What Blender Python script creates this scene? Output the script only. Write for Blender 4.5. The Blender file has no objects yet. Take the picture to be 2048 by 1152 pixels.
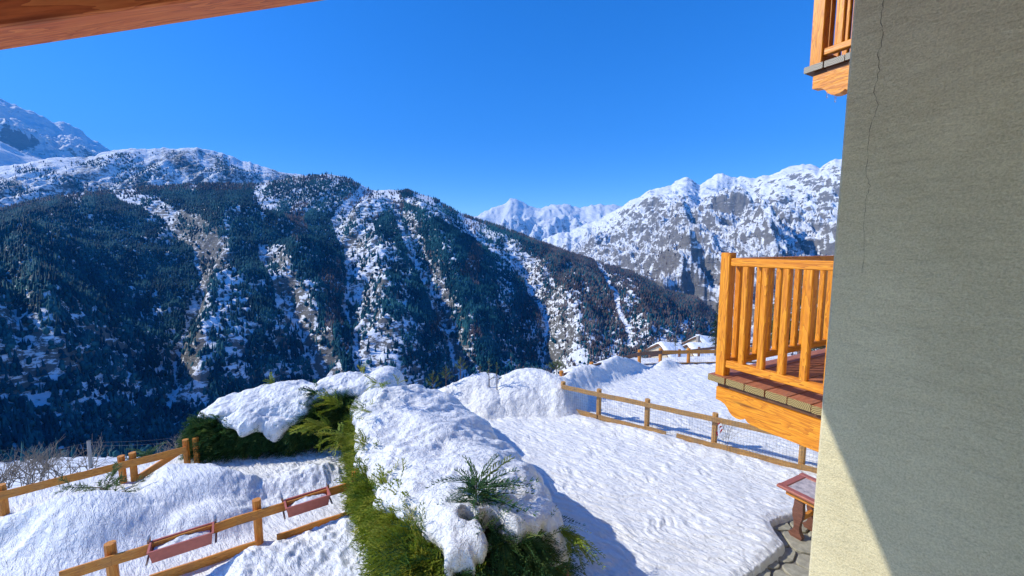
import bpy, math, random
import numpy as np
from mathutils import Vector, Matrix

random.seed(7)
RNG = np.random.default_rng(11)
scene = bpy.context.scene
COL = scene.collection

# ------------------------------------------------------------------ camera, world, sun, exposure
F, PITCH, EYE = 830.0, math.atan(86 / 830), 4.2
cam_d = bpy.data.cameras.new('camera')
cam_d.sensor_width = 36.0
cam_d.lens = F / 2048 * 36
cam_d.clip_start = 0.05
cam_d.clip_end = 60000
cam = bpy.data.objects.new('camera', cam_d)
COL.objects.link(cam)
cam.location = (0, 0, EYE)
cam.rotation_euler = (math.pi / 2 - PITCH, 0, 0)
scene.camera = cam

SUN_EL, SUN_AZ = math.radians(37), math.radians(-5)       # the light travels towards azimuth SUN_AZ (from +x)
LIGHT = Vector((math.cos(SUN_AZ) * math.cos(SUN_EL), math.sin(SUN_AZ) * math.cos(SUN_EL), -math.sin(SUN_EL)))
world = bpy.data.worlds.new('World')
scene.world = world
world.use_nodes = True
wn = world.node_tree.nodes
wl = world.node_tree.links
wn.clear()
w_out = wn.new('ShaderNodeOutputWorld')
w_bg = wn.new('ShaderNodeBackground')
w_sky = wn.new('ShaderNodeTexSky')
w_sky.sky_type = 'NISHITA'
w_sky.sun_disc = False
w_sky.sun_elevation = SUN_EL
w_sky.sun_rotation = math.radians(-90) + SUN_AZ
w_sky.altitude = 1400
w_sky.air_density = 1.0
w_sky.dust_density = 0.2
w_sky.ozone_density = 2.0
w_hsv = wn.new('ShaderNodeHueSaturation')
w_hsv.inputs['Saturation'].default_value = 1.37
w_hsv.inputs['Value'].default_value = 1.0
w_tint = wn.new('ShaderNodeMix')                          # the deep azure of this sky
w_tint.data_type, w_tint.blend_type = 'RGBA', 'MULTIPLY'
w_tint.inputs[0].default_value = 1.0
w_tint.inputs[7].default_value = (0.7, 0.97, 1.38, 1)
wl.new(w_sky.outputs[0], w_hsv.inputs['Color'])
wl.new(w_hsv.outputs[0], w_tint.inputs[6])
wl.new(w_tint.outputs[2], w_bg.inputs['Color'])
w_bg.inputs['Strength'].default_value = 0.097
wl.new(w_bg.outputs[0], w_out.inputs['Surface'])

sun_d = bpy.data.lights.new('sun', 'SUN')
sun_d.energy = 3.1
sun_d.angle = math.radians(0.5)
sun_d.color = (1.0, 0.95, 0.83)
sun = bpy.data.objects.new('sun', sun_d)
COL.objects.link(sun)
sun.rotation_euler = LIGHT.to_track_quat('-Z', 'Y').to_euler()
sun.location = (-30, 0, 30)

scene.view_settings.view_transform = 'Standard'
scene.view_settings.look = 'None'
scene.view_settings.exposure = 0.95
scene.view_settings.gamma = 1.0
scene.view_settings.use_curve_mapping = False
scene.cycles.use_denoising = True
scene.cycles.max_bounces = 6
scene.cycles.diffuse_bounces = 4
scene.cycles.volume_bounces = 0

# ------------------------------------------------------------------ helpers
cp, sp = math.cos(PITCH), math.sin(PITCH)
CF, CU, CR = np.array([0, cp, -sp]), np.array([0, sp, cp]), np.array([1.0, 0, 0])
CAM = np.array([0, 0, EYE])


def ray(x, y):
    return CF + (x - 1024) / F * CR + (576 - y) / F * CU


def G(x, y, z=0.0):                                     # where the sight line of a photo pixel meets height z
    d = ray(x, y)
    return CAM + d * (z - EYE) / d[2]


def at_depth(x, y, dep):
    d = ray(x, y)
    return CAM + d * dep / d[1]


def project(P):
    q = P - CAM
    w = q @ CF
    return 1024 + F * (q @ CR) / w, 576 - F * (q @ CU) / w


def px_tan(px, py):                                     # photo pixel -> azimuth (from +y, to the right) and tangent of elevation
    d = CF + (np.asarray(px, float)[..., None] - 1024) / F * CR + (576 - np.asarray(py, float)[..., None]) / F * CU
    return np.arctan2(d[..., 0], d[..., 1]), d[..., 2] / np.hypot(d[..., 0], d[..., 1])


def smooth(a, b, x):
    t = np.clip((x - a) / (b - a), 0, 1)
    return t * t * (3 - 2 * t)


def _hash(ix, iy, iz, seed):
    h = (ix * 374761393 + iy * 668265263 + iz * 2147483647 + seed * 974634777) & 0xFFFFFFFF
    h = ((h ^ (h >> 13)) * 1274126177) & 0xFFFFFFFF
    h = ((h ^ (h >> 16)) * 2246822519) & 0xFFFFFFFF
    return ((h ^ (h >> 15)) & 0xFFFFFF) / float(0xFFFFFF)


def noise2(x, y, seed=0):                               # gradient noise, about -0.7 .. 0.7
    x = np.asarray(x, float); y = np.asarray(y, float)
    ix, iy = np.floor(x).astype(np.int64), np.floor(y).astype(np.int64)
    fx, fy = x - ix, y - iy
    ux, uy = fx * fx * fx * (fx * (fx * 6 - 15) + 10), fy * fy * fy * (fy * (fy * 6 - 15) + 10)

    def g(a, b):
        t = _hash(ix + a, iy + b, 0, seed) * 2 * np.pi
        return np.cos(t) * (fx - a) + np.sin(t) * (fy - b)
    n0 = g(0, 0) * (1 - ux) + g(1, 0) * ux
    n1 = g(0, 1) * (1 - ux) + g(1, 1) * ux
    return n0 * (1 - uy) + n1 * uy


def fbm(x, y, octv=4, seed=0, gain=0.5, ridged=False):
    s, a, f = 0.0, 1.0, 1.0
    for o in range(octv):
        n = noise2(x * f + o * 17.3, y * f - o * 9.1, seed + o)
        if ridged:
            n = 0.5 - np.abs(n) * 1.6
        s = s + a * n
        a *= gain
        f *= 2.03
    return s


def set_props(o, label=None, cat=None, group=None, kind=None):
    if label: o['label'] = label
    if cat: o['category'] = cat
    if group: o['group'] = group
    if kind: o['kind'] = kind
    return o


def link(o, parent=None):
    COL.objects.link(o)
    if parent is not None:
        o.parent = parent
    return o


def empty(name, loc, label, cat, group=None):
    o = bpy.data.objects.new(name, None)
    o.location = loc
    o.empty_display_size = 0.1
    link(o)
    return set_props(o, label, cat, group)


def mesh_data(name, V, Fc, mat=None, smooth_=False, attrs=None):
    me = bpy.data.meshes.new(name)
    V = np.asarray(V, np.float32).reshape(-1, 3)
    if isinstance(Fc, np.ndarray):
        k = Fc.shape[1]
        me.vertices.add(len(V)); me.vertices.foreach_set('co', V.ravel())
        me.loops.add(Fc.size); me.loops.foreach_set('vertex_index', Fc.ravel().astype(np.int32))
        me.polygons.add(len(Fc))
        me.polygons.foreach_set('loop_start', np.arange(0, Fc.size, k, dtype=np.int32))
        me.polygons.foreach_set('loop_total', np.full(len(Fc), k, np.int32))
        me.update(calc_edges=True)
    else:
        me.from_pydata(V.tolist(), [], Fc)
        me.update()
    if smooth_:
        me.polygons.foreach_set('use_smooth', np.ones(len(me.polygons), bool))
    for nm, val in (attrs or {}).items():
        at = me.attributes.new(nm, 'FLOAT', 'POINT')
        at.data.foreach_set('value', np.asarray(val, np.float32))
    if mat:
        me.materials.append(mat)
    return me


def obj(name, me, parent=None, loc=None, mw=None, **props):
    o = bpy.data.objects.new(name, me)
    link(o, parent)
    if mw is not None:
        base = parent.matrix_basis.copy() if parent is not None else Matrix()
        if parent is not None and parent.parent is not None:
            base = parent.parent.matrix_basis @ base
        o.matrix_basis = base.inverted() @ mw
    elif loc is not None:
        o.location = loc
    return set_props(o, **props)


def grid_faces(nu, nv):
    i = np.arange(nu * nv).reshape(nu, nv)
    return np.stack([i[:-1, :-1], i[1:, :-1], i[1:, 1:], i[:-1, 1:]], -1).reshape(-1, 4)


# ------------------------------------------------------------------ materials
def new_mat(name):
    m = bpy.data.materials.new(name)
    m.use_nodes = True
    nt = m.node_tree
    b = nt.nodes['Principled BSDF']
    return m, nt.nodes, nt.links, b


def nd(ns, typ, **kw):
    n = ns.new(typ)
    for k, v in kw.items():
        if k in n.inputs.keys():
            n.inputs[k].default_value = v
        else:
            setattr(n, k, v)
    return n


def ramp(ns, stops, interp='LINEAR'):
    r = ns.new('ShaderNodeValToRGB')
    r.color_ramp.interpolation = interp
    el = r.color_ramp.elements
    while len(el) < len(stops):
        el.new(0.5)
    for e, (p, c) in zip(el, stops):
        e.position = p
        e.color = (*c, 1) if len(c) == 3 else c
    return r


def wood_mat(name, dark, mid, light, rough=0.5, weather=0.0):
    m, ns, ln, b = new_mat(name)
    tc = nd(ns, 'ShaderNodeTexCoord')
    oi = nd(ns, 'ShaderNodeObjectInfo')
    add = nd(ns, 'ShaderNodeVectorMath', operation='MULTIPLY_ADD')
    cb = nd(ns, 'ShaderNodeCombineXYZ')
    mulr = nd(ns, 'ShaderNodeMath', operation='MULTIPLY'); mulr.inputs[1].default_value = 37.0
    ln.new(oi.outputs['Random'], mulr.inputs[0])
    for k in 'XYZ':
        ln.new(mulr.outputs[0], cb.inputs[k])
    add.inputs[1].default_value = (1.6, 14, 14)
    ln.new(tc.outputs['Object'], add.inputs[0]); ln.new(cb.outputs[0], add.inputs[2])
    n1 = nd(ns, 'ShaderNodeTexNoise', Scale=1.0, Detail=3.0, Roughness=0.55, Distortion=0.6)
    ln.new(add.outputs[0], n1.inputs['Vector'])
    mul = nd(ns, 'ShaderNodeMath', operation='MULTIPLY'); mul.inputs[1].default_value = 9.0
    ln.new(n1.outputs[0], mul.inputs[0])
    fr = nd(ns, 'ShaderNodeMath', operation='FRACT'); ln.new(mul.outputs[0], fr.inputs[0])
    n2 = nd(ns, 'ShaderNodeTexNoise', Scale=6.0, Detail=4.0, Roughness=0.7)
    ln.new(add.outputs[0], n2.inputs['Vector'])
    mx = nd(ns, 'ShaderNodeMix', data_type='FLOAT')
    mx.inputs[0].default_value = 0.55
    ln.new(fr.outputs[0], mx.inputs[2]); ln.new(n2.outputs[0], mx.inputs[3])
    r = ramp(ns, [(0.12, dark), (0.45, mid), (0.8, light)])
    ln.new(mx.outputs[0], r.inputs[0])
    col = r.outputs[0]
    # knots
    vo = nd(ns, 'ShaderNodeTexVoronoi', Scale=0.55, Randomness=1.0)
    ln.new(add.outputs[0], vo.inputs['Vector'])
    kr = ramp(ns, [(0.02, (1, 1, 1)), (0.13, (0, 0, 0))])
    ln.new(vo.outputs['Distance'], kr.inputs[0])
    km = nd(ns, 'ShaderNodeMix', data_type='RGBA')
    ln.new(kr.outputs[0], km.inputs[0]); ln.new(col, km.inputs[6]); km.inputs[7].default_value = (*[c * 0.45 for c in dark], 1)
    col = km.outputs[2]
    if weather > 0:
        nw = nd(ns, 'ShaderNodeTexNoise', Scale=4.0, Detail=5.0, Roughness=0.7)
        ln.new(tc.outputs['Object'], nw.inputs['Vector'])
        wr = ramp(ns, [(0.45, (0, 0, 0)), (0.68, (weather,) * 3)])
        ln.new(nw.outputs[0], wr.inputs[0])
        wm = nd(ns, 'ShaderNodeMix', data_type='RGBA')
        ln.new(wr.outputs[0], wm.inputs[0]); ln.new(col, wm.inputs[6]); wm.inputs[7].default_value = (0.22, 0.2, 0.15, 1)
        col = wm.outputs[2]
    ln.new(col, b.inputs['Base Color'])
    b.inputs['Roughness'].default_value = rough
    bp = nd(ns, 'ShaderNodeBump', Strength=0.35, Distance=0.004)
    ln.new(mx.outputs[0], bp.inputs['Height']); ln.new(bp.outputs[0], b.inputs['Normal'])
    return m


def end_grain_mat(name, dark, light):
    m, ns, ln, b = new_mat(name)
    tc = nd(ns, 'ShaderNodeTexCoord')
    oi = nd(ns, 'ShaderNodeObjectInfo')
    cb = nd(ns, 'ShaderNodeCombineXYZ'); ln.new(oi.outputs['Random'], cb.inputs['Y'])
    ad = nd(ns, 'ShaderNodeVectorMath', operation='MULTIPLY_ADD')
    ad.inputs[1].default_value = (0, 1, 1)
    mm = nd(ns, 'ShaderNodeVectorMath', operation='SCALE'); mm.inputs['Scale'].default_value = 0.09
    ln.new(cb.outputs[0], mm.inputs[0]); ln.new(tc.outputs['Object'], ad.inputs[0]); ln.new(mm.outputs[0], ad.inputs[2])
    of = nd(ns, 'ShaderNodeVectorMath', operation='ADD'); of.inputs[1].default_value = (0, -0.05, 0.05)
    ln.new(ad.outputs[0], of.inputs[0])
    wv = nd(ns, 'ShaderNodeTexWave', wave_type='RINGS', rings_direction='SPHERICAL', Scale=26.0, Distortion=1.4, Detail=2.0)
    wv.inputs['Detail Scale'].default_value = 2.0
    ln.new(of.outputs[0], wv.inputs['Vector'])
    r = ramp(ns, [(0.1, dark), (0.8, light)])
    ln.new(wv.outputs[0], r.inputs[0]); ln.new(r.outputs[0], b.inputs['Base Color'])
    b.inputs['Roughness'].default_value = 0.75
    return m


def snow_mat(name, scale=1.0, bump=0.5, tint=(0.92, 0.92, 0.9), stretch=(0.42, 1.5, 1)):
    m, ns, ln, b = new_mat(name)
    tc = nd(ns, 'ShaderNodeTexCoord')
    mp = nd(ns, 'ShaderNodeMapping'); mp.inputs['Scale'].default_value = stretch
    mr_ = nd(ns, 'ShaderNodeMapping'); mr_.inputs['Rotation'].default_value = (0, 0, math.radians(38))
    ln.new(tc.outputs['Object'], mr_.inputs['Vector']); ln.new(mr_.outputs[0], mp.inputs['Vector'])
    n1 = nd(ns, 'ShaderNodeTexNoise', Scale=11.0 * scale, Detail=4.0, Roughness=0.62, Distortion=0.5)
    n2 = nd(ns, 'ShaderNodeTexNoise', Scale=46.0 * scale, Detail=4.0, Roughness=0.7)
    for n in (n1, n2):
        ln.new(mp.outputs[0], n.inputs['Vector'])
    bp = nd(ns, 'ShaderNodeBump', Strength=bump, Distance=0.09 / scale)
    bp2 = nd(ns, 'ShaderNodeBump', Strength=bump * 0.9, Distance=0.02 / scale)
    ln.new(n1.outputs[0], bp.inputs['Height']); ln.new(n2.outputs[0], bp2.inputs['Height'])
    ln.new(bp.outputs[0], bp2.inputs['Normal']); ln.new(bp2.outputs[0], b.inputs['Normal'])
    n3 = nd(ns, 'ShaderNodeTexNoise', Scale=3.0, Detail=6.0, Roughness=0.75)
    ln.new(tc.outputs['Object'], n3.inputs['Vector'])
    r = ramp(ns, [(0.3, tuple(c * 0.93 for c in tint)), (0.62, tint)])
    ln.new(n3.outputs[0], r.inputs[0]); ln.new(r.outputs[0], b.inputs['Base Color'])
    b.inputs['Roughness'].default_value = 0.55
    b.inputs['Specular IOR Level'].default_value = 0.35
    return m


def plain(name, col, rough=0.6, metal=0.0, noise=0.0, nscale=20.0):
    m, ns, ln, b = new_mat(name)
    b.inputs['Roughness'].default_value = rough
    b.inputs['Metallic'].default_value = metal
    b.inputs['Base Color'].default_value = (*col, 1)
    if noise > 0:
        tc = nd(ns, 'ShaderNodeTexCoord')
        n = nd(ns, 'ShaderNodeTexNoise', Scale=nscale, Detail=5.0, Roughness=0.65)
        ln.new(tc.outputs['Object'], n.inputs['Vector'])
        r = ramp(ns, [(0.3, tuple(c * (1 - noise) for c in col)), (0.7, tuple(min(1, c * (1 + noise)) for c in col))])
        ln.new(n.outputs[0], r.inputs[0]); ln.new(r.outputs[0], b.inputs['Base Color'])
        bp = nd(ns, 'ShaderNodeBump', Strength=0.4, Distance=0.01)
        ln.new(n.outputs[0], bp.inputs['Height']); ln.new(bp.outputs[0], b.inputs['Normal'])
    return m


def foliage_mat(name, a, bcol, c, transl=0.25):
    m, ns, ln, b = new_mat(name)
    at = nd(ns, 'ShaderNodeAttribute', attribute_name='tint')
    r = ramp(ns, [(0.0, a), (0.5, bcol), (1.0, c)])
    ln.new(at.outputs['Fac'], r.inputs[0]); ln.new(r.outputs[0], b.inputs['Base Color'])
    b.inputs['Roughness'].default_value = 0.6
    b.inputs['Specular IOR Level'].default_value = 0.3 if transl > 0 else 0.03
    tr = nd(ns, 'ShaderNodeBsdfTranslucent'); ln.new(r.outputs[0], tr.inputs['Color'])
    mx = nd(ns, 'ShaderNodeMixShader'); mx.inputs[0].default_value = transl
    out = ns['Material Output']
    ln.new(b.outputs[0], mx.inputs[1]); ln.new(tr.outputs[0], mx.inputs[2]); ln.new(mx.outputs[0], out.inputs['Surface'])
    return m


def rock_snow_mat(name, scale, steep0, steep1, rock=(0.13, 0.125, 0.12), rock2=(0.26, 0.24, 0.2), brush=(0.07, 0.06, 0.055), brush_amt=0.0, strata=1.0, bump=1.0):
    """snow lies on the gentle ground, rock ledges and dry brush show on the steep ground"""
    m, ns, ln, b = new_mat(name)
    tc = nd(ns, 'ShaderNodeTexCoord')
    geo = nd(ns, 'ShaderNodeNewGeometry')
    mp = nd(ns, 'ShaderNodeMapping')
    mp.inputs['Rotation'].default_value = (0.35, 0.5, 0.2); mp.inputs['Scale'].default_value = (scale, scale, scale * 3.2)
    ln.new(tc.outputs['Object'], mp.inputs['Vector'])
    n1 = nd(ns, 'ShaderNodeTexNoise', Scale=1.0, Detail=7.0, Roughness=0.68, Distortion=0.7)
    ln.new(mp.outputs[0], n1.inputs['Vector'])
    mp2 = nd(ns, 'ShaderNodeMapping'); mp2.inputs['Scale'].default_value = (scale * 2.6,) * 3
    ln.new(tc.outputs['Object'], mp2.inputs['Vector'])
    n2 = nd(ns, 'ShaderNodeTexNoise', Scale=1.0, Detail=6.0, Roughness=0.72)
    ln.new(mp2.outputs[0], n2.inputs['Vector'])
    sx = nd(ns, 'ShaderNodeSeparateXYZ')
    bpn = nd(ns, 'ShaderNodeBump', Strength=bump, Distance=0.8 / scale * 0.35)
    ln.new(n1.outputs[0], bpn.inputs['Height'])
    ln.new(geo.outputs['Normal'], sx.inputs[0])
    # mask = steepness + strata noise
    mr = nd(ns, 'ShaderNodeMapRange'); mr.inputs[1].default_value = steep0; mr.inputs[2].default_value = steep1
    mr.inputs[3].default_value = 0.14
    mr.inputs[4].default_value = 1.1
    mr.clamp = True
    ln.new(sx.outputs['Z'], mr.inputs[0])                # 0 steep -> 1 gentle
    sub = nd(ns, 'ShaderNodeMath', operation='MULTIPLY_ADD'); sub.inputs[1].default_value = 2.4 * strata; sub.inputs[2].default_value = -1.2 * strata
    ln.new(n1.outputs[0], sub.inputs[0])
    sub2 = nd(ns, 'ShaderNodeMath', operation='MULTIPLY_ADD'); sub2.inputs[1].default_value = 1.6; sub2.inputs[2].default_value = -0.8
    ln.new(n2.outputs[0], sub2.inputs[0])
    ad = nd(ns, 'ShaderNodeMath', operation='ADD'); ln.new(mr.outputs[0], ad.inputs[0]); ln.new(sub.outputs[0], ad.inputs[1])
    ad2 = nd(ns, 'ShaderNodeMath', operation='ADD'); ln.new(ad.outputs[0], ad2.inputs[0]); ln.new(sub2.outputs[0], ad2.inputs[1])
    sn = ramp(ns, [(0.4, (0, 0, 0)), (0.6, (1, 1, 1))]); ln.new(ad2.outputs[0], sn.inputs[0])
    rk = nd(ns, 'ShaderNodeMix', data_type='RGBA'); rk.inputs[6].default_value = (*rock, 1); rk.inputs[7].default_value = (*rock2, 1)
    ln.new(n2.outputs[0], rk.inputs[0])
    mx = nd(ns, 'ShaderNodeMix', data_type='RGBA')
    ln.new(sn.outputs[0], mx.inputs[0]); ln.new(rk.outputs[2], mx.inputs[6]); mx.inputs[7].default_value = (0.82, 0.85, 0.88, 1)
    col = mx.outputs[2]
    if brush_amt > 0:
        at = nd(ns, 'ShaderNodeAttribute', attribute_name='brush')
        n3 = nd(ns, 'ShaderNodeTexNoise', Scale=scale * 3.4, Detail=5.0, Roughness=0.85)
        ln.new(tc.outputs['Object'], n3.inputs['Vector'])
        a1 = nd(ns, 'ShaderNodeMath', operation='MULTIPLY_ADD'); a1.inputs[1].default_value = brush_amt
        ln.new(at.outputs['Fac'], a1.inputs[0]); ln.new(n3.outputs[0], a1.inputs[2])
        br = ramp(ns, [(0.62, (0, 0, 0)), (0.8, (1, 1, 1))]); ln.new(a1.outputs[0], br.inputs[0])
        m3 = nd(ns, 'ShaderNodeMix', data_type='RGBA')
        ln.new(br.outputs[0], m3.inputs[0]); ln.new(col, m3.inputs[6]); m3.inputs[7].default_value = (*brush, 1)
        col = m3.outputs[2]
    ln.new(col, b.inputs['Base Color'])
    ln.new(bpn.outputs[0], b.inputs['Normal'])
    b.inputs['Roughness'].default_value = 0.75
    b.inputs['Specular IOR Level'].default_value = 0.15
    return m


M = {}
M['orange'] = wood_mat('orange_stained_wood', (0.34, 0.085, 0.003), (0.7, 0.24, 0.006), (0.86, 0.37, 0.02), 0.4)
M['fence'] = wood_mat('fence_wood', (0.36, 0.1, 0.008), (0.64, 0.23, 0.02), (0.76, 0.33, 0.045), 0.6, 0.18)
M['fence_old'] = wood_mat('weathered_fence_wood', (0.3, 0.14, 0.04), (0.52, 0.27, 0.08), (0.66, 0.39, 0.13), 0.7, 0.4)
M['fence_dark'] = wood_mat('dark_fence_wood', (0.1, 0.05, 0.035), (0.2, 0.09, 0.055), (0.28, 0.13, 0.08), 0.7, 0.25)
M['deck'] = wood_mat('red_brown_deck_wood', (0.22, 0.075, 0.035), (0.38, 0.13, 0.06), (0.48, 0.19, 0.1), 0.6, 0.2)
M['ledger'] = wood_mat('dark_ledger_wood', (0.06, 0.03, 0.015), (0.12, 0.055, 0.025), (0.17, 0.08, 0.035), 0.7)
M['beam_red'] = wood_mat('red_brown_beam_wood', (0.3, 0.045, 0.012), (0.62, 0.15, 0.04), (0.78, 0.25, 0.07), 0.45)
M['soffit'] = wood_mat('dark_red_soffit_wood', (0.1, 0.015, 0.01), (0.16, 0.028, 0.018), (0.2, 0.04, 0.025), 0.5)
M['table'] = wood_mat('red_table_wood', (0.24, 0.06, 0.04), (0.38, 0.11, 0.07), (0.46, 0.16, 0.1), 0.5)
M['leg'] = wood_mat('dark_leg_wood', (0.09, 0.035, 0.02), (0.16, 0.065, 0.04), (0.24, 0.1, 0.06), 0.5)
M['end'] = end_grain_mat('end_grain', (0.13, 0.085, 0.03), (0.42, 0.31, 0.12))
M['end_grey'] = end_grain_mat('grey_end_grain', (0.2, 0.19, 0.16), (0.46, 0.43, 0.36))
M['snow'] = snow_mat('snow', 1.0, 0.8)
M['snow_lump'] = snow_mat('lumpy_snow', 1.0, 0.85, stretch=(1, 1, 1))
M['snow_far'] = snow_mat('far_snow', 0.05, 0.4)
M['wire'] = plain('galvanised_wire', (0.2, 0.2, 0.19), 0.5, 0.6)
M['metal'] = plain('steel_bracket', (0.3, 0.3, 0.3), 0.4, 0.8)
M['terracotta'] = plain('terracotta_plastic', (0.5, 0.14, 0.09), 0.45, 0, 0.15, 8)
M['stone'] = plain('paving_stone', (0.34, 0.32, 0.24), 0.8, 0, 0.35, 9)
M['mortar'] = plain('mortar', (0.2, 0.185, 0.15), 0.9, 0, 0.3, 30)
M['marble'] = plain('speckled_marble', (0.5, 0.42, 0.38), 0.35, 0, 0.45, 14)
M['twig'] = plain('dry_twig', (0.26, 0.22, 0.17), 0.8)
M['bark'] = plain('bark', (0.12, 0.085, 0.06), 0.9, 0, 0.3, 20)
M['core'] = plain('hedge_core', (0.012, 0.02, 0.01), 0.9)  # shade deep inside the hedges, painted as a near-black colour
M['ribbon'] = plain('red_ribbon', (0.6, 0.015, 0.06), 0.5)
M['pole'] = plain('grey_pole_wood', (0.33, 0.31, 0.27), 0.8)
M['house_wall'] = plain('house_plaster', (0.5, 0.42, 0.3), 0.8, 0, 0.2, 2)
M['house_wood'] = plain('house_timber', (0.14, 0.07, 0.04), 0.8)
M['glass_dark'] = plain('window_glass', (0.03, 0.04, 0.05), 0.1)
M['chimney'] = plain('chimney_stone', (0.28, 0.25, 0.22), 0.9)
M['hedge_sun'] = foliage_mat('sunlit_conifer', (0.09, 0.16, 0.015), (0.25, 0.32, 0.025), (0.46, 0.43, 0.055))  # hedge green as the sun shows it, brightness put into the colour
M['hedge_shade'] = foliage_mat('shaded_conifer', (0.02, 0.075, 0.022), (0.05, 0.14, 0.035), (0.18, 0.23, 0.05))  # hedge green on the shaded faces, shade put into the colour
M['pine'] = foliage_mat('pine_needles', (0.05, 0.1, 0.03), (0.11, 0.17, 0.05), (0.22, 0.25, 0.09))
M['spruce'] = foliage_mat('spruce_needles', (0.02, 0.045, 0.02), (0.05, 0.08, 0.03), (0.2, 0.19, 0.05))
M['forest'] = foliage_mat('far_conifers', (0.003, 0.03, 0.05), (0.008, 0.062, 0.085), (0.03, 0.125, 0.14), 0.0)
M['larch'] = foliage_mat('bare_larches', (0.07, 0.055, 0.055), (0.12, 0.095, 0.09), (0.18, 0.15, 0.14), 0.0)
M['ice'], ns_, ln_, b_ = new_mat('clear_ice')
b_.inputs['Base Color'].default_value = (0.92, 0.96, 1, 1)
b_.inputs['Transmission Weight'].default_value = 0.9
b_.inputs['Roughness'].default_value = 0.08
b_.inputs['IOR'].default_value = 1.31


def stucco_mat():
    m, ns, ln, b = new_mat('cream_stucco')
    tc = nd(ns, 'ShaderNodeTexCoord')
    n1 = nd(ns, 'ShaderNodeTexNoise', Scale=150.0, Detail=4.0, Roughness=0.75)
    mp = nd(ns, 'ShaderNodeMapping'); mp.inputs['Scale'].default_value = (3, 3, 9)
    ln.new(tc.outputs['Object'], mp.inputs['Vector'])
    n2 = nd(ns, 'ShaderNodeTexNoise', Scale=2.2, Detail=6.0, Roughness=0.65, Distortion=0.3)
    n3 = nd(ns, 'ShaderNodeTexNoise', Scale=1.3, Detail=3.0, Roughness=0.6)
    ln.new(tc.outputs['Object'], n1.inputs['Vector']); ln.new(mp.outputs[0], n2.inputs['Vector']); ln.new(tc.outputs['Object'], n3.inputs['Vector'])
    r = ramp(ns, [(0.3, (0.73, 0.64, 0.4)), (0.55, (0.81, 0.72, 0.46)), (0.75, (0.85, 0.76, 0.5))])
    mix = nd(ns, 'ShaderNodeMix', data_type='FLOAT'); mix.inputs[0].default_value = 0.4
    ln.new(n2.outputs[0], mix.inputs[2]); ln.new(n1.outputs[0], mix.inputs[3])
    ln.new(mix.outputs[0], r.inputs[0])
    sp_ = ramp(ns, [(0.3, (0.7, 0.7, 0.68)), (0.62, (1, 1, 1))]); ln.new(n1.outputs[0], sp_.inputs[0])
    mm = nd(ns, 'ShaderNodeMix', data_type='RGBA', blend_type='MULTIPLY'); mm.inputs[0].default_value = 1.0
    ln.new(r.outputs[0], mm.inputs[6]); ln.new(sp_.outputs[0], mm.inputs[7])
    st = ramp(ns, [(0.3, (0.84, 0.84, 0.83)), (0.65, (1, 1, 1))]); ln.new(n3.outputs[0], st.inputs[0])        # old damp stains
    m2 = nd(ns, 'ShaderNodeMix', data_type='RGBA', blend_type='MULTIPLY'); m2.inputs[0].default_value = 1.0
    ln.new(mm.outputs[2], m2.inputs[6]); ln.new(st.outputs[0], m2.inputs[7])
    ln.new(m2.outputs[2], b.inputs['Base Color'])
    bp = nd(ns, 'ShaderNodeBump', Strength=0.8, Distance=0.006)
    bp2 = nd(ns, 'ShaderNodeBump', Strength=0.8, Distance=0.014)
    ln.new(n1.outputs[0], bp.inputs['Height']); ln.new(n2.outputs[0], bp2.inputs['Height'])
    ln.new(bp2.outputs[0], bp.inputs['Normal']); ln.new(bp.outputs[0], b.inputs['Normal'])
    b.inputs['Roughness'].default_value = 0.9
    b.inputs['Specular IOR Level'].default_value = 0.1
    return m


M['stucco'] = stucco_mat()

# ------------------------------------------------------------------ mountains (each range a height field at its own distance)
AZ = lambda px: math.atan2((px - 1024) / F, cp + 0.1 * sp)


def range_mesh(name, mat, ridge_px, foot_px, r_foot, r_ridge, nth, ns, az0, az1, disp, prof=1.0, back=0.6, brush=None):
    """front slope from a foot line to a ridge line, and a back slope behind the ridge"""
    th = np.linspace(az0, az1, nth)
    def line(pts):
        a, t = px_tan([q[0] for q in pts], [q[1] for q in pts])
        return np.interp(th, a, t)
    t_r, t_f = line(ridge_px), line(foot_px)
    rf = r_foot(th) if callable(r_foot) else np.full(nth, float(r_foot))
    rr = r_ridge(th) if callable(r_ridge) else np.full(nth, float(r_ridge))
    s = np.concatenate([np.linspace(0, 1, ns), 1 + np.linspace(0, 1, 14)[1:] * back])
    S, T = np.meshgrid(s, th)
    f = np.minimum(S, 1)
    Rr = rf[:, None] + (rr - rf)[:, None] * S
    zf, zr = t_f * rf, t_r * rr
    Z = zf[:, None] + (zr - zf)[:, None] * f ** prof
    Z = Z - np.maximum(S - 1, 0) * (rr - rf)[:, None] * 0.55
    X, Y = Rr * np.sin(T), Rr * np.cos(T)
    Z = Z + EYE
    Z = Z + disp(T, S, X, Y, Z)
    lim = EYE + Rr * (t_r[:, None] - 0.035 * np.maximum(0, 0.93 - S))          # the skyline stays the highest line
    Z = np.where(S < 0.93, lim - np.logaddexp(0.0, (lim - Z) / (0.004 * Rr)) * 0.004 * Rr, Z)
    V = np.stack([X, Y, Z], -1)
    at = {}
    if brush is not None:
        at['brush'] = brush(T, S, V).ravel()
    me = mesh_data(name, V.reshape(-1, 3), grid_faces(nth, len(s))[:, ::-1].copy(), mat, True, at)
    o = obj(name, me, kind='structure')
    return o, th, s, V


def ridge_fade(S):                                       # keeps the skyline where it is
    return smooth(0, 0.12, S) * (1 - 0.92 * smooth(0.6, 1.0, S))


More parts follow.
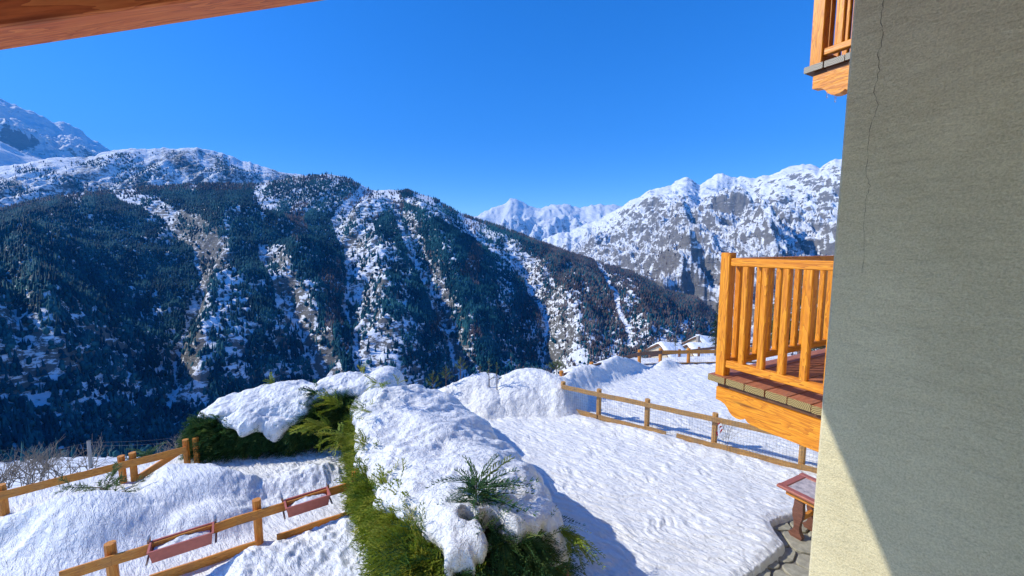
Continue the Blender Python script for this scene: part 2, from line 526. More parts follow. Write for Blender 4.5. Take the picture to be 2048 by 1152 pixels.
# --- the wooded hill across the valley
HILL_RIDGE = [(-500, 520), (-200, 470), (0, 428), (60, 411), (130, 396), (220, 384), (300, 373), (420, 366), (520, 364), (560, 357), (610, 350), (655, 346), (700, 355), (745, 379),
              (775, 381), (815, 383), (870, 401), (900, 418), (930, 434), (1000, 458), (1075, 486), (1150, 511), (1200, 527), (1270, 549), (1330, 577), (1395, 598), (1440, 640), (1500, 690), (1600, 730), (2500, 800)]
HILL_FOOT = [(-500, 930), (0, 915), (400, 905), (700, 855), (900, 815), (1100, 765), (1250, 735), (1400, 708), (1500, 702), (1600, 745), (2500, 830)]
# the gullies that cut the hill, traced as lines on its face: (row, column) points, width of the rocky bank right of each, depth
GULLIES = [([(400, 235), (430, 318), (500, 385), (560, 404), (640, 374), (720, 352), (900, 330)], 74, 1.0),
           ([(500, 520), (560, 548), (620, 568), (680, 600), (740, 640), (860, 670)], 48, 0.6),
           ([(360, 730), (440, 668), (500, 690), (560, 694), (640, 694), (700, 716), (760, 724), (880, 740)], 84, 1.1),
           ([(430, 790), (520, 826), (580, 856), (640, 880), (700, 906), (760, 918), (860, 930)], 40, 0.8),
           ([(400, 800), (430, 868), (470, 940), (520, 1010), (580, 1064), (640, 1090), (760, 1110)], 66, 0.9),
           ([(500, 1180), (560, 1215), (620, 1240), (700, 1260)], 46, 0.35),
           ([(560, -20), (700, 40), (900, 80)], 70, 0.5)]


def gully_dx(k, px, py):
    pts = GULLIES[k][0]
    return px + 15 * noise2(py / 46.0, px / 160.0, 31 + k) + 5 * noise2(py / 14.0, px / 60.0, 51 + k) - np.interp(py, [q[0] for q in pts], [q[1] for q in pts])


def hill_disp(T, S, X, Y, Z):
    px, py = project(np.stack([X, Y, Z], -1))
    d = np.zeros_like(px) - 34 + 120 * smooth(430, -150, px)
    for k, (pts, up, am) in enumerate(GULLIES):
        dx = gully_dx(k, px, py)
        d += 74 * am * smooth(-4, up, dx) * (1 - smooth(up, up + 270, dx)) * smooth(pts[0][0] - 20, pts[0][0] + 50, py)
        d -= 3 * am * np.exp(-(dx / 9.0) ** 2)
    q = np.hypot(X, Y)
    d += 46 * (fbm(X / 330.0, q / 420.0, 5, 41, 0.5, True) - 0.25)
    d += 15 * fbm(X / 75.0, q / 60.0, 4, 47, 0.55)
    d += 7 * (fbm(X / 26.0, q / 20.0, 3, 49, 0.6, True) - 0.2)
    return d * (0.06 + 0.94 * ridge_fade(S))


M['hill'] = rock_snow_mat('hill_ground', 1 / 15.0, 0.43, 1.02, (0.07, 0.075, 0.08), (0.22, 0.21, 0.18), strata=1.5, bump=0.9)
hill, h_th, h_s, HV = range_mesh('wooded_hill', M['hill'], HILL_RIDGE, HILL_FOOT,
                                 lambda t: np.interp(t, [-1.1, -0.4, 0.3, 0.6], [430, 450, 560, 640]),
                                 lambda t: np.interp(t, [-1.1, -0.4, 0.1, 0.4, 0.6], [1750, 1600, 1500, 1250, 1000]),
                                 700, 280, AZ(-420), AZ(1520), hill_disp, 1.08, 0.5)

# --- near slope: from the garden edge down to the foot of the hill
EDGE = [(-600, 985), (0, 985), (243, 948), (400, 928), (700, 878), (900, 840), (1100, 785), (1250, 752), (1400, 728), (1600, 728), (2700, 760)]
n_th = np.linspace(AZ(-700), AZ(2600), 260)
e_a, e_t = px_tan([q[0] for q in EDGE], [q[1] for q in EDGE])
f_a, f_t = px_tan([q[0] for q in HILL_FOOT], [q[1] + 6 for q in HILL_FOOT])
t_e, t_f = -np.interp(n_th, e_a, e_t), -np.interp(n_th, f_a, f_t)
r_e = EYE / t_e + 0.6
r_f = np.interp(n_th, [-1.1, -0.4, 0.3, 0.6, 1.1], [460, 480, 590, 760, 900])
q_ = np.linspace(0, 1, 130)
NR = r_e[:, None] * (r_f / r_e)[:, None] ** q_[None]
NT = t_e[:, None] + (t_f - t_e)[:, None] * q_[None] ** 1.15
NX, NY = NR * np.sin(n_th)[:, None], NR * np.cos(n_th)[:, None]
NZ = EYE - NT * NR + fbm(NX / 14, NY / 14, 4, 61) * np.clip(NR / 120, 0, 4.0) * 1.0
M['near_slope'] = rock_snow_mat('near_slope_ground', 1 / 5.0, 0.45, 1.25, (0.12, 0.11, 0.08), (0.25, 0.22, 0.16), strata=1.0, bump=0.5)
obj('valley_slope', mesh_data('valley_slope', np.stack([NX, NY, NZ], -1), grid_faces(len(n_th), len(q_))[:, ::-1].copy(), M['near_slope'], True), kind='structure')


# --- far ranges
def rocky_disp(amp, L, seed, slant=0.0):                  # ridges, couloirs and crags
    def f(T, S, X, Y, Z):
        q = np.hypot(X, Y)
        a = T * 4000 + slant * S * 6
        wx, wy = 0.5 * noise2(X / L / 2, q / L / 2, seed + 31), 0.5 * noise2(X / L / 2 + 9, q / L / 2, seed + 33)
        r1 = fbm(X / L + wx + slant / 400 * S, q / (L * 1.6) + wy, 6, seed, 0.5, True)
        d = amp * (r1 - 0.45)
        d += amp * 0.2 * fbm(X / (L * 0.14), q / (L * 0.2), 5, seed + 7, 0.6, True)
        return d * (0.13 + 0.87 * ridge_fade(S))
    return f


def jag(pts, amp, step=7, seed=3):                       # adds small teeth to a skyline
    xs = np.arange(pts[0][0], pts[-1][0], step)
    ys = np.interp(xs, [p[0] for p in pts], [p[1] for p in pts])
    ys = ys - amp * 1.3 * (fbm(xs / 34.0, xs * 0 + 0.5, 4, seed, 0.55, True) - 0.5)
    return list(zip(xs, ys))


RIGHT = jag([(1010, 560), (1060, 505), (1085, 482), (1150, 456), (1240, 412), (1300, 386), (1340, 369), (1372, 352), (1384, 353), (1398, 366), (1420, 355), (1445, 349), (1490, 358), (1530, 346),
             (1570, 335), (1605, 329), (1638, 341), (1668, 322), (1760, 315), (1900, 360), (2300, 420), (2700, 470)], 5, 5, 5)
RFOOT = [(1000, 640), (1200, 690), (1400, 715), (1600, 725), (2700, 760)]


def right_disp(T, S, X, Y, Z):
    px = 1024 + F * np.tan(T)
    d = rocky_disp(300, 700.0, 71, 60)(T, S, X, Y, Z)
    # the big spurs that run down to the valley
    for c, sl, wd, am in ((1385, 230, 60, 130), (1590, 330, 80, 170), (1240, -170, 60, 120)):
        x = px - (c - sl * (1 - S)) if sl < 0 else px - (c + sl * (0.9 - S))
        d += am * (np.exp(-np.abs(x / wd) ** 1.3) - 0.4) * smooth(0.05, 0.3, S) * (1 - smooth(0.75, 1, S))
    return d


M['right_mt'] = rock_snow_mat('right_mountain_ground', 1 / 60.0, 0.38, 0.92, (0.08, 0.085, 0.09), (0.3, 0.28, 0.25), brush=(0.15, 0.14, 0.145), brush_amt=0.27, strata=1.0, bump=0.9)
right_mt, r_th, r_s, RV = range_mesh('snowy_mountain', M['right_mt'], RIGHT, RFOOT, 820, lambda t: np.interp(t, [0.0, 0.3, 0.5, 0.9], [3600, 4200, 4700, 5000]), 560, 300,
                                     AZ(1000), AZ(2600), right_disp, 1.12, 0.4,
                                     brush=lambda T, S, V: np.clip(0.62 - S * 0.75 + 0.5 * fbm((1024 + F * np.tan(T)) / 120.0, S * 4, 3, 77) + 0.35 * np.exp(-(((1024 + F * np.tan(T)) - 1150) / 70) ** 2), 0, 1))

PEAK = jag([(760, 520), (880, 450), (925, 436), (960, 428), (985, 420), (1005, 411), (1022, 398), (1034, 401), (1048, 411), (1070, 418), (1090, 411), (1130, 411), (1158, 419), (1180, 412), (1222, 410),
            (1280, 405), (1400, 440)], 3.5, 4, 15)
M['peak'] = rock_snow_mat('peak_ground', 1 / 150.0, 0.22, 0.7, (0.15, 0.155, 0.165), (0.3, 0.28, 0.26), strata=0.9, bump=0.8)
range_mesh('snowy_peak', M['peak'], PEAK, [(700, 640), (1500, 640)], 5200, 8200, 260, 120, AZ(760), AZ(1400), rocky_disp(480, 900.0, 91, 60), 1.1, 0.3)

SNOWRIDGE = jag([(-400, 390), (-100, 340), (0, 332), (60, 328), (110, 322), (170, 316), (200, 306), (250, 302), (312, 296), (360, 300), (420, 300), (445, 305), (475, 318), (520, 330), (575, 347), (605, 352), (700, 400), (800, 470)], 3.5, 5, 25)
M['left_ridge'] = rock_snow_mat('left_ridge_ground', 1 / 55.0, 0.36, 0.92, (0.09, 0.095, 0.1), (0.22, 0.2, 0.18), brush=(0.05, 0.06, 0.065), brush_amt=0.42, strata=1.0, bump=0.8)
lr, l_th, l_s, LV = range_mesh('snowy_ridge', M['left_ridge'], SNOWRIDGE, [(-400, 560), (800, 520)], 1900, 2900, 380, 120, AZ(-380), AZ(760), rocky_disp(130, 420.0, 101, -60), 1.0, 0.4,
                               brush=lambda T, S, V: np.clip(0.7 - 0.5 * S + 0.8 * fbm((1024 + F * np.tan(T) + 160 * S) / 80.0, S * 3, 4, 105), 0, 1))
range_mesh('snowfield_ridge', M['peak'], [(-500, 150), (-200, 235), (0, 281), (45, 304), (100, 322), (200, 350)], [(-500, 480), (200, 420)], 3000, 4300, 160, 80, AZ(-420), AZ(200), rocky_disp(90, 800.0, 111, 60), 1.0, 0.3)
FARLEFT = jag([(-500, 150), (-200, 170), (-60, 190), (0, 203), (30, 212), (70, 231), (110, 247), (135, 249), (160, 262), (190, 284), (214, 301), (260, 330), (340, 400)], 5, 4, 35)
range_mesh('far_mountain', M['peak'], FARLEFT, [(-500, 470), (340, 430)], 5200, 7400, 220, 110, AZ(-420), AZ(340), rocky_disp(420, 800.0, 121, 60), 1.0, 0.3)


# ------------------------------------------------------------------ forests (far-off woods that read as one mass)
def cone_template(n, tiers):
    V, Fc = [], []
    for z0, z1, r in tiers:
        b = len(V)
        for k in range(n):
            a = 2 * math.pi * (k + 0.5 * (z0 > 0.3)) / n
            V.append((r * math.cos(a), r * math.sin(a), z0))
        V.append((0, 0, z1))
        for k in range(n):
            Fc.append((b + k, b + (k + 1) % n, b + n))
    return np.array(V), np.array(Fc)


def plant(name, P, H, W, tmpls, mat, label, tint):
    n = len(P)
    which = RNG.integers(0, len(tmpls), n)
    Vs, Fs, Ts, base = [], [], [], 0
    for k, (tv, tf, hs, ws) in enumerate(tmpls):
        m = np.nonzero(which == k)[0]
        ang = RNG.uniform(0, 2 * np.pi, len(m))
        c, s = np.cos(ang), np.sin(ang)
        w, h = W[m] * ws, H[m] * hs
        X = (tv[None, :, 0] * c[:, None] - tv[None, :, 1] * s[:, None]) * w[:, None]
        Y = (tv[None, :, 0] * s[:, None] + tv[None, :, 1] * c[:, None]) * w[:, None]
        Z = np.repeat(tv[None, :, 2], len(m), 0) * h[:, None]
        lean = RNG.normal(0, 0.05, (len(m), 2))
        V = np.stack([X + P[m, None, 0] + Z * lean[:, None, 0], Y + P[m, None, 1] + Z * lean[:, None, 1], Z + P[m, None, 2]], -1).reshape(-1, 3)
        Vs.append(V)
        Fs.append((tf[None] + (np.arange(len(m)) * len(tv))[:, None, None]).reshape(-1, 3) + base)
        Ts.append(np.repeat(tint[m], len(tv)))
        base += len(V)
    return obj(name, mesh_data(name, np.concatenate(Vs), np.concatenate(Fs), mat, False, {'tint': np.concatenate(Ts)}), kind='stuff', label=label, cat='forest')


def sample_surface(V, n, smin=0.0, smax=1.0, s=None):
    nth, ns = V.shape[:2]
    k1 = np.searchsorted(s, smax) - 1
    a = RNG.uniform(0, nth - 1.001, n); b = RNG.uniform(np.searchsorted(s, smin), k1 - 0.001, n)
    i, j = a.astype(int), b.astype(int)
    fa, fb = (a - i)[:, None], (b - j)[:, None]
    P = (V[i, j] * (1 - fa) + V[i + 1, j] * fa) * (1 - fb) + (V[i, j + 1] * (1 - fa) + V[i + 1, j + 1] * fa) * fb
    return P, a, b


P, a_, b_ = sample_surface(HV, 340000, 0.0, 1.0, h_s)
px, py = project(P)
th_ = np.arctan2(P[:, 0], P[:, 1]); S_ = np.interp(b_, np.arange(len(h_s)), h_s)
patch = fbm(px / 70.0, py / 90.0, 4, 201)
fine = fbm(px / 22.0, py / 40.0, 3, 205)
dens = np.full(len(px), 0.97)
for k, (pts, up, am) in enumerate(GULLIES):
    dx = gully_dx(k, px, py)
    on = (py > pts[0][0] - 10) & (py < pts[-1][0])
    bank = on & (dx > 0) & (dx < up * (1.05 + 0.5 * fine))
    dens = np.where(bank, np.minimum(dens, (0.07 if am > 0.55 else 0.3) + 0.3 * (fine > 0.16)), dens)
    dens = np.where(on & (np.abs(dx) < 6), 0.03, dens)
dens *= np.where((px > 505) & (px < 800) & (py < 425), 0.38, 1)                        # thin wood near the crest
dens *= np.where(smooth(560, 700, py) * (px < 365) > 0.35, 0.45 + 0.5 * (patch > 0.15), 1)      # crags low on the left
dens *= np.where((px > 450) & (px < 640) & (py > 560) & (py < 760), 0.3 + 0.5 * (patch > 0.1), 1)
dens *= np.where((px > 720) & (px < 900) & (py > 640), 0.35 + 0.5 * (patch > 0.0), 1)
dens *= np.where((px > 1000) & (py > 640), 0.5, 1)
dens *= np.where(patch < -0.34, 0.25, 1)
dens = np.where((py > 815) & (px < 640), 0.9, dens)
keep = RNG.uniform(0, 1, len(P)) < dens * np.clip(0.35 + 0.5 * S_ + 0.2, 0, 1)
larch_p = np.clip(smooth(980, 1150, px) * 0.75 + 0.8 * (patch > 0.32) * (px > 560) + 0.55 * (S_ > 0.93), 0, 0.95)
is_l = RNG.uniform(0, 1, len(P)) < larch_p
def round_template(n, seed):                             # an uneven rounded crown
    rs = random.Random(seed)
    V = [(0, 0, 0.05)]
    for z, r in ((0.3, 0.42), (0.7, 0.4)):
        V += [(r * rs.uniform(0.75, 1.2) * math.cos(2 * math.pi * k / n), r * rs.uniform(0.75, 1.2) * math.sin(2 * math.pi * k / n), z + rs.uniform(-0.08, 0.08)) for k in range(n)]
    V.append((rs.uniform(-0.1, 0.1), rs.uniform(-0.1, 0.1), 1.0))
    Fc = []
    for k in range(n):
        k2 = (k + 1) % n
        Fc += [(0, 1 + k2, 1 + k), (1 + k, 1 + k2, 1 + n + k2), (1 + k, 1 + n + k2, 1 + n + k), (1 + n + k, 1 + n + k2, 1 + 2 * n)]
    return np.array(V), np.array(Fc)


conifer_t = [(*cone_template(5, [(0.04, 0.62, 0.42), (0.36, 1.0, 0.28)]), 1.0, 1.0), (*cone_template(5, [(0.05, 1.0, 0.3)]), 1.15, 0.9), (*round_template(4, 3), 0.72, 1.15), (*cone_template(4, [(0.0, 0.8, 0.5), (0.45, 1.0, 0.3)]), 0.8, 1.2)]
larch_t = [(*cone_template(4, [(0.0, 1.0, 0.34)]), 1.0, 1.0), (*round_template(4, 5), 0.8, 1.0)]
for nm, sel, tm, mt, lab, hh, ww in (('conifer_forest', keep & ~is_l, conifer_t, 'forest', 'dark conifer forest covering the steep hill across the valley', 10.5, 4.6),
                                     ('larch_forest', keep & is_l, larch_t, 'larch', 'bare grey brown larch wood on the right shoulder of the hill', 10.0, 3.6)):
    Q = P[sel]
    H = hh * RNG.uniform(0.4, 1.3, len(Q)) * np.where(S_[sel] < 0.12, 0.85, 1)
    t = np.clip(0.5 + 0.9 * fbm(px[sel] / 40, py[sel] / 40, 3, 211) + RNG.normal(0, 0.2, len(Q)), 0, 1)
    plant(nm, Q - np.array([0, 0, 0.6]), H, ww * RNG.uniform(0.7, 1.25, len(Q)), tm, M[mt], lab, t)

# scattered trees on the lower parts of the mountain at the head of the valley
P, a_, b_ = sample_surface(RV[:390], 16000, 0.0, 0.5, r_s)
px, py = project(P)
S_ = np.interp(b_, np.arange(len(r_s)), r_s)
keep = RNG.uniform(0, 1, len(P)) < np.clip(0.5 + 1.1 * fbm(px / 60, py / 36, 3, 221) - 0.6 * S_, 0.03, 1)
Q = P[keep]
plant('valley_head_wood', Q, 10 * RNG.uniform(0.5, 1.2, len(Q)), 5 * RNG.uniform(0.7, 1.2, len(Q)), larch_t, M['larch'], 'sparse grey wood on the lower slopes of the right mountain', RNG.uniform(0, 1, len(Q)))
P, a_, b_ = sample_surface(LV, 40000, 0.0, 0.95, l_s)
px, py = project(P)
S_ = np.interp(b_, np.arange(len(l_s)), l_s)
keep = RNG.uniform(0, 1, len(P)) < np.clip(0.45 + 1.5 * fbm((px + 160 * S_) / 70, py / 40, 4, 231) - 0.35 * S_, 0.02, 1)
Q = P[keep]
plant('ridge_wood', Q, 13 * RNG.uniform(0.5, 1.2, len(Q)), 5.5 * RNG.uniform(0.7, 1.2, len(Q)), conifer_t, M['forest'], 'sparse dark wood on the snowy ridge behind the forested hill', RNG.uniform(0, 1, len(Q)))
# trees on the valley floor and the slope below the garden
n = 5200
i_ = RNG.integers(0, 150, n); j_ = np.clip((1 - RNG.uniform(0, 1, n) ** 2 * 0.42) * 128, 0, 128).astype(int)
P = np.stack([NX[i_, j_], NY[i_, j_], NZ[i_, j_]], -1) + RNG.normal(0, 2.5, (n, 3)) * np.array([1, 1, 0])
rr_ = np.hypot(P[:, 0], P[:, 1])
keep = (rr_ > 300) & (RNG.uniform(0, 1, n) < np.clip(0.5 + 1.3 * fbm(P[:, 0] / 60, P[:, 1] / 60, 3, 241), 0.05, 1))
Q = P[keep]
plant('valley_floor_wood', Q, RNG.uniform(5, 11, len(Q)), RNG.uniform(3, 5, len(Q)), conifer_t, M['forest'],
      'green conifers on the valley floor below the garden', np.clip(RNG.normal(0.55, 0.25, len(Q)), 0, 1))

# ------------------------------------------------------------------ garden frame: the house axes
U = np.array([0.885, 0.466, 0.0]); U /= np.linalg.norm(U)
W_ = np.array([U[1], -U[0], 0.0])                         # towards the house (and the camera)
N_ = -W_
E0 = at_depth(1640, 830, 1.76); E0[2] = 0
ZP = -0.13                                                # paving level


def edge_y(x):
    return np.interp(x, [-14, -8.6, -7.2, -6.9, -6.6, -2.6, -0.5, 1.2, 2.2, 4.4, 14], [3.2, 6.6, 7.75, 8.2, 9.3, 10.4, 11.8, 12.6, 13.2, 15.2, 15.7])


pave_edge = np.array([G(1440, 1200, 0), G(1492, 1152, 0), G(1533, 1120, 0), G(1566, 1096, 0), G(1571, 1083, 0), G(1549, 1050, 0), G(1545, 1040, 0), G(1566, 1030, 0), G(1590, 1024, 0), G(1640, 1015, 0), G(1760, 1000, 0)])[:, :2]


def pave_dist(x, y):                                       # + inside the paving, - on the snow
    d = np.full(x.shape, 1e9); side = np.zeros(x.shape)
    for a, b in zip(pave_edge[:-1], pave_edge[1:]):
        ab = b - a
        t = np.clip(((x - a[0]) * ab[0] + (y - a[1]) * ab[1]) / (ab @ ab), 0, 1)
        dd = np.hypot(x - a[0] - t * ab[0], y - a[1] - t * ab[1])
        cr = ab[0] * (y - a[1]) - ab[1] * (x - a[0])
        m = dd < d
        d = np.where(m, dd, d); side = np.where(m, cr, side)
    return np.where(side < 0, d, -d)


def bump2(x, y, cx, cy, sx, sy, rot=0.0, p=1.0):
    c, s = math.cos(rot), math.sin(rot)
    X, Y = (x - cx) * c + (y - cy) * s, -(x - cx) * s + (y - cy) * c
    return np.exp(-((X / sx) ** 2 + (Y / sy) ** 2) ** p)


LF = [G(125, 1138, 0.52), G(222, 1108, 0.52), G(514, 1018, 0.52), G(712, 958, 0.52)]
lf_a, lf_b = LF[1][:2], LF[3][:2]


def ground_z(x, y):
    z = 0.05 * fbm(x / 2.2, y / 2.2, 3, 301)
    lawn = smooth(-0.4, 0.4, (x - 0.1) + (y - 5.0) * 0.45)         # right of the hedge
    # sun cups: wavy ripples
    c, s = math.cos(-0.65), math.sin(-0.65)
    a, b = x * c + y * s, -x * s + y * c
    wx = 0.35 * fbm(x / 0.9, y / 0.9, 2, 311)
    rip = fbm((a + wx) / 0.4, (b + wx) / 0.105, 3, 305, 0.5)
    z += (0.009 + 0.026 * lawn) * rip
    # drifts and heaps on the left terrace
    big = 0.0
    q = lambda px, py, zz=0.2: G(px, py, zz)
    for (px_, py_, sx, sy, rot, h, pw) in ((215, 1045, 0.8, 0.5, 0.2, 0.42, 1.4), (395, 975, 0.85, 0.5, -0.15, 0.46, 1.6), (330, 955, 0.6, 0.35, 0.4, 0.22, 1.2), (420, 1030, 0.55, 0.3, 0.35, 0.28, 1.5),
                                          (120, 1035, 0.9, 0.45, 0.3, 0.2, 1.0), (560, 955, 0.9, 0.25, 0.3, 0.18, 1.0), (640, 935, 0.5, 0.3, 0.0, 0.16, 1.0), (80, 1120, 1.0, 0.5, 0.3, 0.2, 1.0), (20, 1060, 1.0, 0.4, 0.5, 0.22, 1.0)):
        c0 = q(px_, py_)
        wob = 0.18 * fbm(x / 0.6, y / 0.6, 3, 321)
        big = big + h * bump2(x + wob, y + wob * 0.7, c0[0], c0[1], sx, sy, rot, pw)
    z += 0.98 * big
    z += smooth(0.3, -0.8, lawn) * 0.05 * fbm(x / 0.45, y / 0.3, 4, 331, 0.55, True)
    tr = G(610, 955, 0.05)                                 # trodden snow by the corner of the hedges
    z += bump2(x, y, tr[0], tr[1], 1.1, 0.7, 0.3, 1.5) * (0.075 * fbm(x / 0.3, y / 0.3, 3, 345, 0.5, True) - 0.02 + 0.03 * fbm(x / 0.12, y / 0.12, 2, 347))
    # snow thrown up against the near fence, on the house side
    ax = lf_b - lf_a; L = np.linalg.norm(ax); ax = ax / L
    al = (x - lf_a[0]) * ax[0] + (y - lf_a[1]) * ax[1]
    ac = (x - lf_a[0]) * ax[1] - (y - lf_a[1]) * ax[0]              # + towards the house
    crest = np.interp(al, [-1.0, 0.2, 0.9, 1.3, 1.6, 2.0, 2.6, 3.0, 3.6], [0.0, 0.0, 0.06, 0.24, 0.16, 0.12, 0.2, 0.14, 0.0])
    crest = crest + 0.05 * fbm(al / 0.25, ac / 0.25, 3, 341)
    prof = np.where(ac < 0.45, smooth(0.1, 0.45, ac), 1 - 0.4 * smooth(0.45, 1.8, ac))
    z += np.clip(crest, 0, 1) * prof * smooth(-1.2, 0.9, al) * (1 - smooth(3.0, 3.6, al))
    z += 0.16 * smooth(0.1, 0.9, ac) * smooth(0.8, 1.8, al) * (1 - smooth(2.9, 3.5, al))
    z += 0.045 * smooth(0.15, 0.5, ac) * smooth(0.2, 1.5, al) * (1 - smooth(3.0, 3.8, al)) * fbm(x / 0.16, y / 0.16, 3, 351)
    # bank by the back fence
    for (cx, cy, sx, sy, h) in ((2.1, 12.3, 0.8, 0.5, 0.5), (3.1, 13.1, 0.7, 0.4, 0.46), (3.9, 13.7, 0.7, 0.3, 0.34), (5.4, 14.2, 0.5, 0.25, 0.2), (1.5, 11.5, 0.5, 0.5, 0.3)):
        z += h * bump2(x, y, cx, cy, sx, sy, 0.6, 1.2) * (1 + 0.25 * fbm(x / 0.5, y / 0.5, 3, 361))
    # melted hollow along the right fence
    fx0, fx1 = np.array([1.3, 10.4]), np.array([5.6, 7.45])
    fd = (fx1 - fx0) / np.linalg.norm(fx1 - fx0)
    dd = (x - fx0[0]) * fd[1] - (y - fx0[1]) * fd[0]
    z += (-0.05 * np.exp(-((dd + 0.05) / 0.16) ** 2) + 0.07 * np.exp(-((dd - 0.4) / 0.25) ** 2)) * smooth(0.9, 1.6, x) * (1 - smooth(6.0, 6.4, x)) * (1 + 0.8 * fbm(x / 0.4, y / 0.4, 2, 365))
    # beyond the garden edge the ground drops away
    out = np.maximum(0, y - edge_y(x))
    z -= np.interp(x, [-9, -3, 2, 6], [0.75, 0.6, 0.42, 0.36]) * out
    # the edge of the snow at the paving
    pd = pave_dist(x, y)
    pd = pd + 0.03 * fbm(x / 0.2, y / 0.2, 3, 371)
    z = np.where(pd > -0.3, z * (1 - 0.7 * smooth(-0.3, 0.0, pd)), z)
    z = z - 0.27 * smooth(-0.035, 0.035, pd) - 0.035 * smooth(-0.16, -0.02, pd)
    return z


gx0, gx1, gy0, gy1 = -12.5, 12.5, 2.6, 19.0
ys = [gy0]
while ys[-1] < gy1:
    ys.append(ys[-1] + max(0.02, 0.0034 * ys[-1]))
ys = np.array(ys)
xs = np.linspace(-1.36, 1.3, 1000)                         # denser where it is near
XX = xs[None, :] * (ys[:, None] + 0.4)
YY = np.repeat(ys[:, None], len(xs), 1)
ZZ = ground_z(XX, YY)
obj('snow_ground', mesh_data('snow_ground', np.stack([XX, YY, ZZ], -1), grid_faces(len(ys), len(xs))[:, ::-1].copy(), M['snow'], True), kind='structure')


yard = [(-60, -30), (45, -30), (45, 2.61), (-4.07, 2.61), (-9.3, 6.45), (-60, 6.45)]      # the snow goes on round the house
obj('snow_yard', mesh_data('snow_yard', [(x, y, -0.03) for x, y in yard], [tuple(range(6))], M['snow']), kind='structure')


def gz(x, y):
    return float(ground_z(np.array([[x]]), np.array([[y]]))[0, 0])


# ------------------------------------------------------------------ beams and boards
_cache = {}


def beam_mesh(name, L, w, h, bev, mat, end_mat=None, round_=False, taper=0.0):
    key = (name, round(L, 3), w, h, bev, mat.name, end_mat.name if end_mat else '', round_, taper)
    if key in _cache:
        return _cache[key]
    if round_:                                              # half-round log section, flat side at -y
        sec = [(-w / 2, -h / 2), (-w / 2, h / 2)] + [(-w / 2 + w * math.sin(a), h / 2 * math.cos(a)) for a in np.linspace(0.25, math.pi - 0.25, 7)]
        sec = sec[::-1]
    else:
        b = bev
        sec = [(-w / 2 + b, -h / 2), (w / 2 - b, -h / 2), (w / 2, -h / 2 + b), (w / 2, h / 2 - b), (w / 2 - b, h / 2), (-w / 2 + b, h / 2), (-w / 2, h / 2 - b), (-w / 2, -h / 2 + b)]
    k = len(sec)
    st = [0.0, L] if not round_ else list(np.linspace(0, L, max(2, int(L / 0.22) + 1)))
    V, Fc = [], []
    rs = random.Random(int(L * 1000) + int(w * 777))
    for i, x in enumerate(st):
        oy, oz = (rs.uniform(-0.006, 0.006), rs.uniform(-0.006, 0.006)) if round_ and 0 < i < len(st) - 1 else (0, 0)
        sc = 1 - taper * x / L
        V += [(x, y * sc + oy, z * sc + oz) for y, z in sec]
    for i in range(len(st) - 1):
        for j in range(k):
            a, c = i * k + j, i * k + (j + 1) % k
            Fc.append((a, c, c + k, a + k))
    Fc.append(tuple(range(k))[::-1])
    Fc.append(tuple(range((len(st) - 1) * k, len(st) * k)))
    me = mesh_data(name, V, Fc, mat)
    if end_mat:
        me.materials.append(end_mat)
        me.polygons[len(me.polygons) - 1].material_index = 1
        me.polygons[len(me.polygons) - 2].material_index = 1
    if round_:
        for p in me.polygons[:-2]:
            p.use_smooth = False
    _cache[key] = me
    return me


def frame_mat(p0, p1, side=None, up=None):
    """x axis along p0->p1; z as near to up as it gets"""
    p0, p1 = Vector(p0), Vector(p1)
    x = (p1 - p0).normalized()
    up = Vector(up) if up is not None else Vector((0, 0, 1))
    if abs(x.dot(up)) > 0.98:
        up = Vector(side) if side is not None else Vector(U)
    y = up.cross(x).normalized()
    z = x.cross(y)
    m = Matrix((x, y, z)).transposed().to_4x4()
    m.translation = p0
    return m, (p1 - p0).length


def add_beam(name, p0, p1, w, h, mat, parent=None, bev=0.006, end_mat=None, up=None, round_=False, taper=0.0, **props):
    m, L = frame_mat(p0, p1, up=up)
    return obj(name, beam_mesh(name, L, w, h, bev, mat, end_mat, round_, taper), parent, mw=m, **props)


def post(name, base, top_z, w, mat, parent, along, bev=0.008, end_mat=None, **props):
    """upright piece whose y axis follows the direction 'along'"""
    x = Vector((0, 0, 1)); y = Vector((along[0], along[1], 0)).normalized(); z = x.cross(y)
    m = Matrix((x, y, z)).transposed().to_4x4()
    m.translation = Vector(base)
    return obj(name, beam_mesh(name, top_z - base[2], w, w, bev, mat, end_mat), parent, mw=m, **props)


def prism(name, prof, o, ax, ay, az, thick, mat, parent, **props):
    """closed outline prof [(a,b)] in the plane of ax, ay, extruded by thick along az"""
    k = len(prof)
    V = [(a, b, 0) for a, b in prof] + [(a, b, thick) for a, b in prof]
    Fc = [tuple(range(k))[::-1], tuple(range(k, 2 * k))] + [(i, (i + 1) % k, k + (i + 1) % k, k + i) for i in range(k)]
    m = Matrix((Vector(ax), Vector(ay), Vector(az))).transposed().to_4x4()
    if m.determinant() < 0:
        Fc = [f[::-1] for f in Fc]
    m.translation = Vector(o)
    return obj(name, mesh_data(name, V, Fc, mat), parent, mw=m, **props)


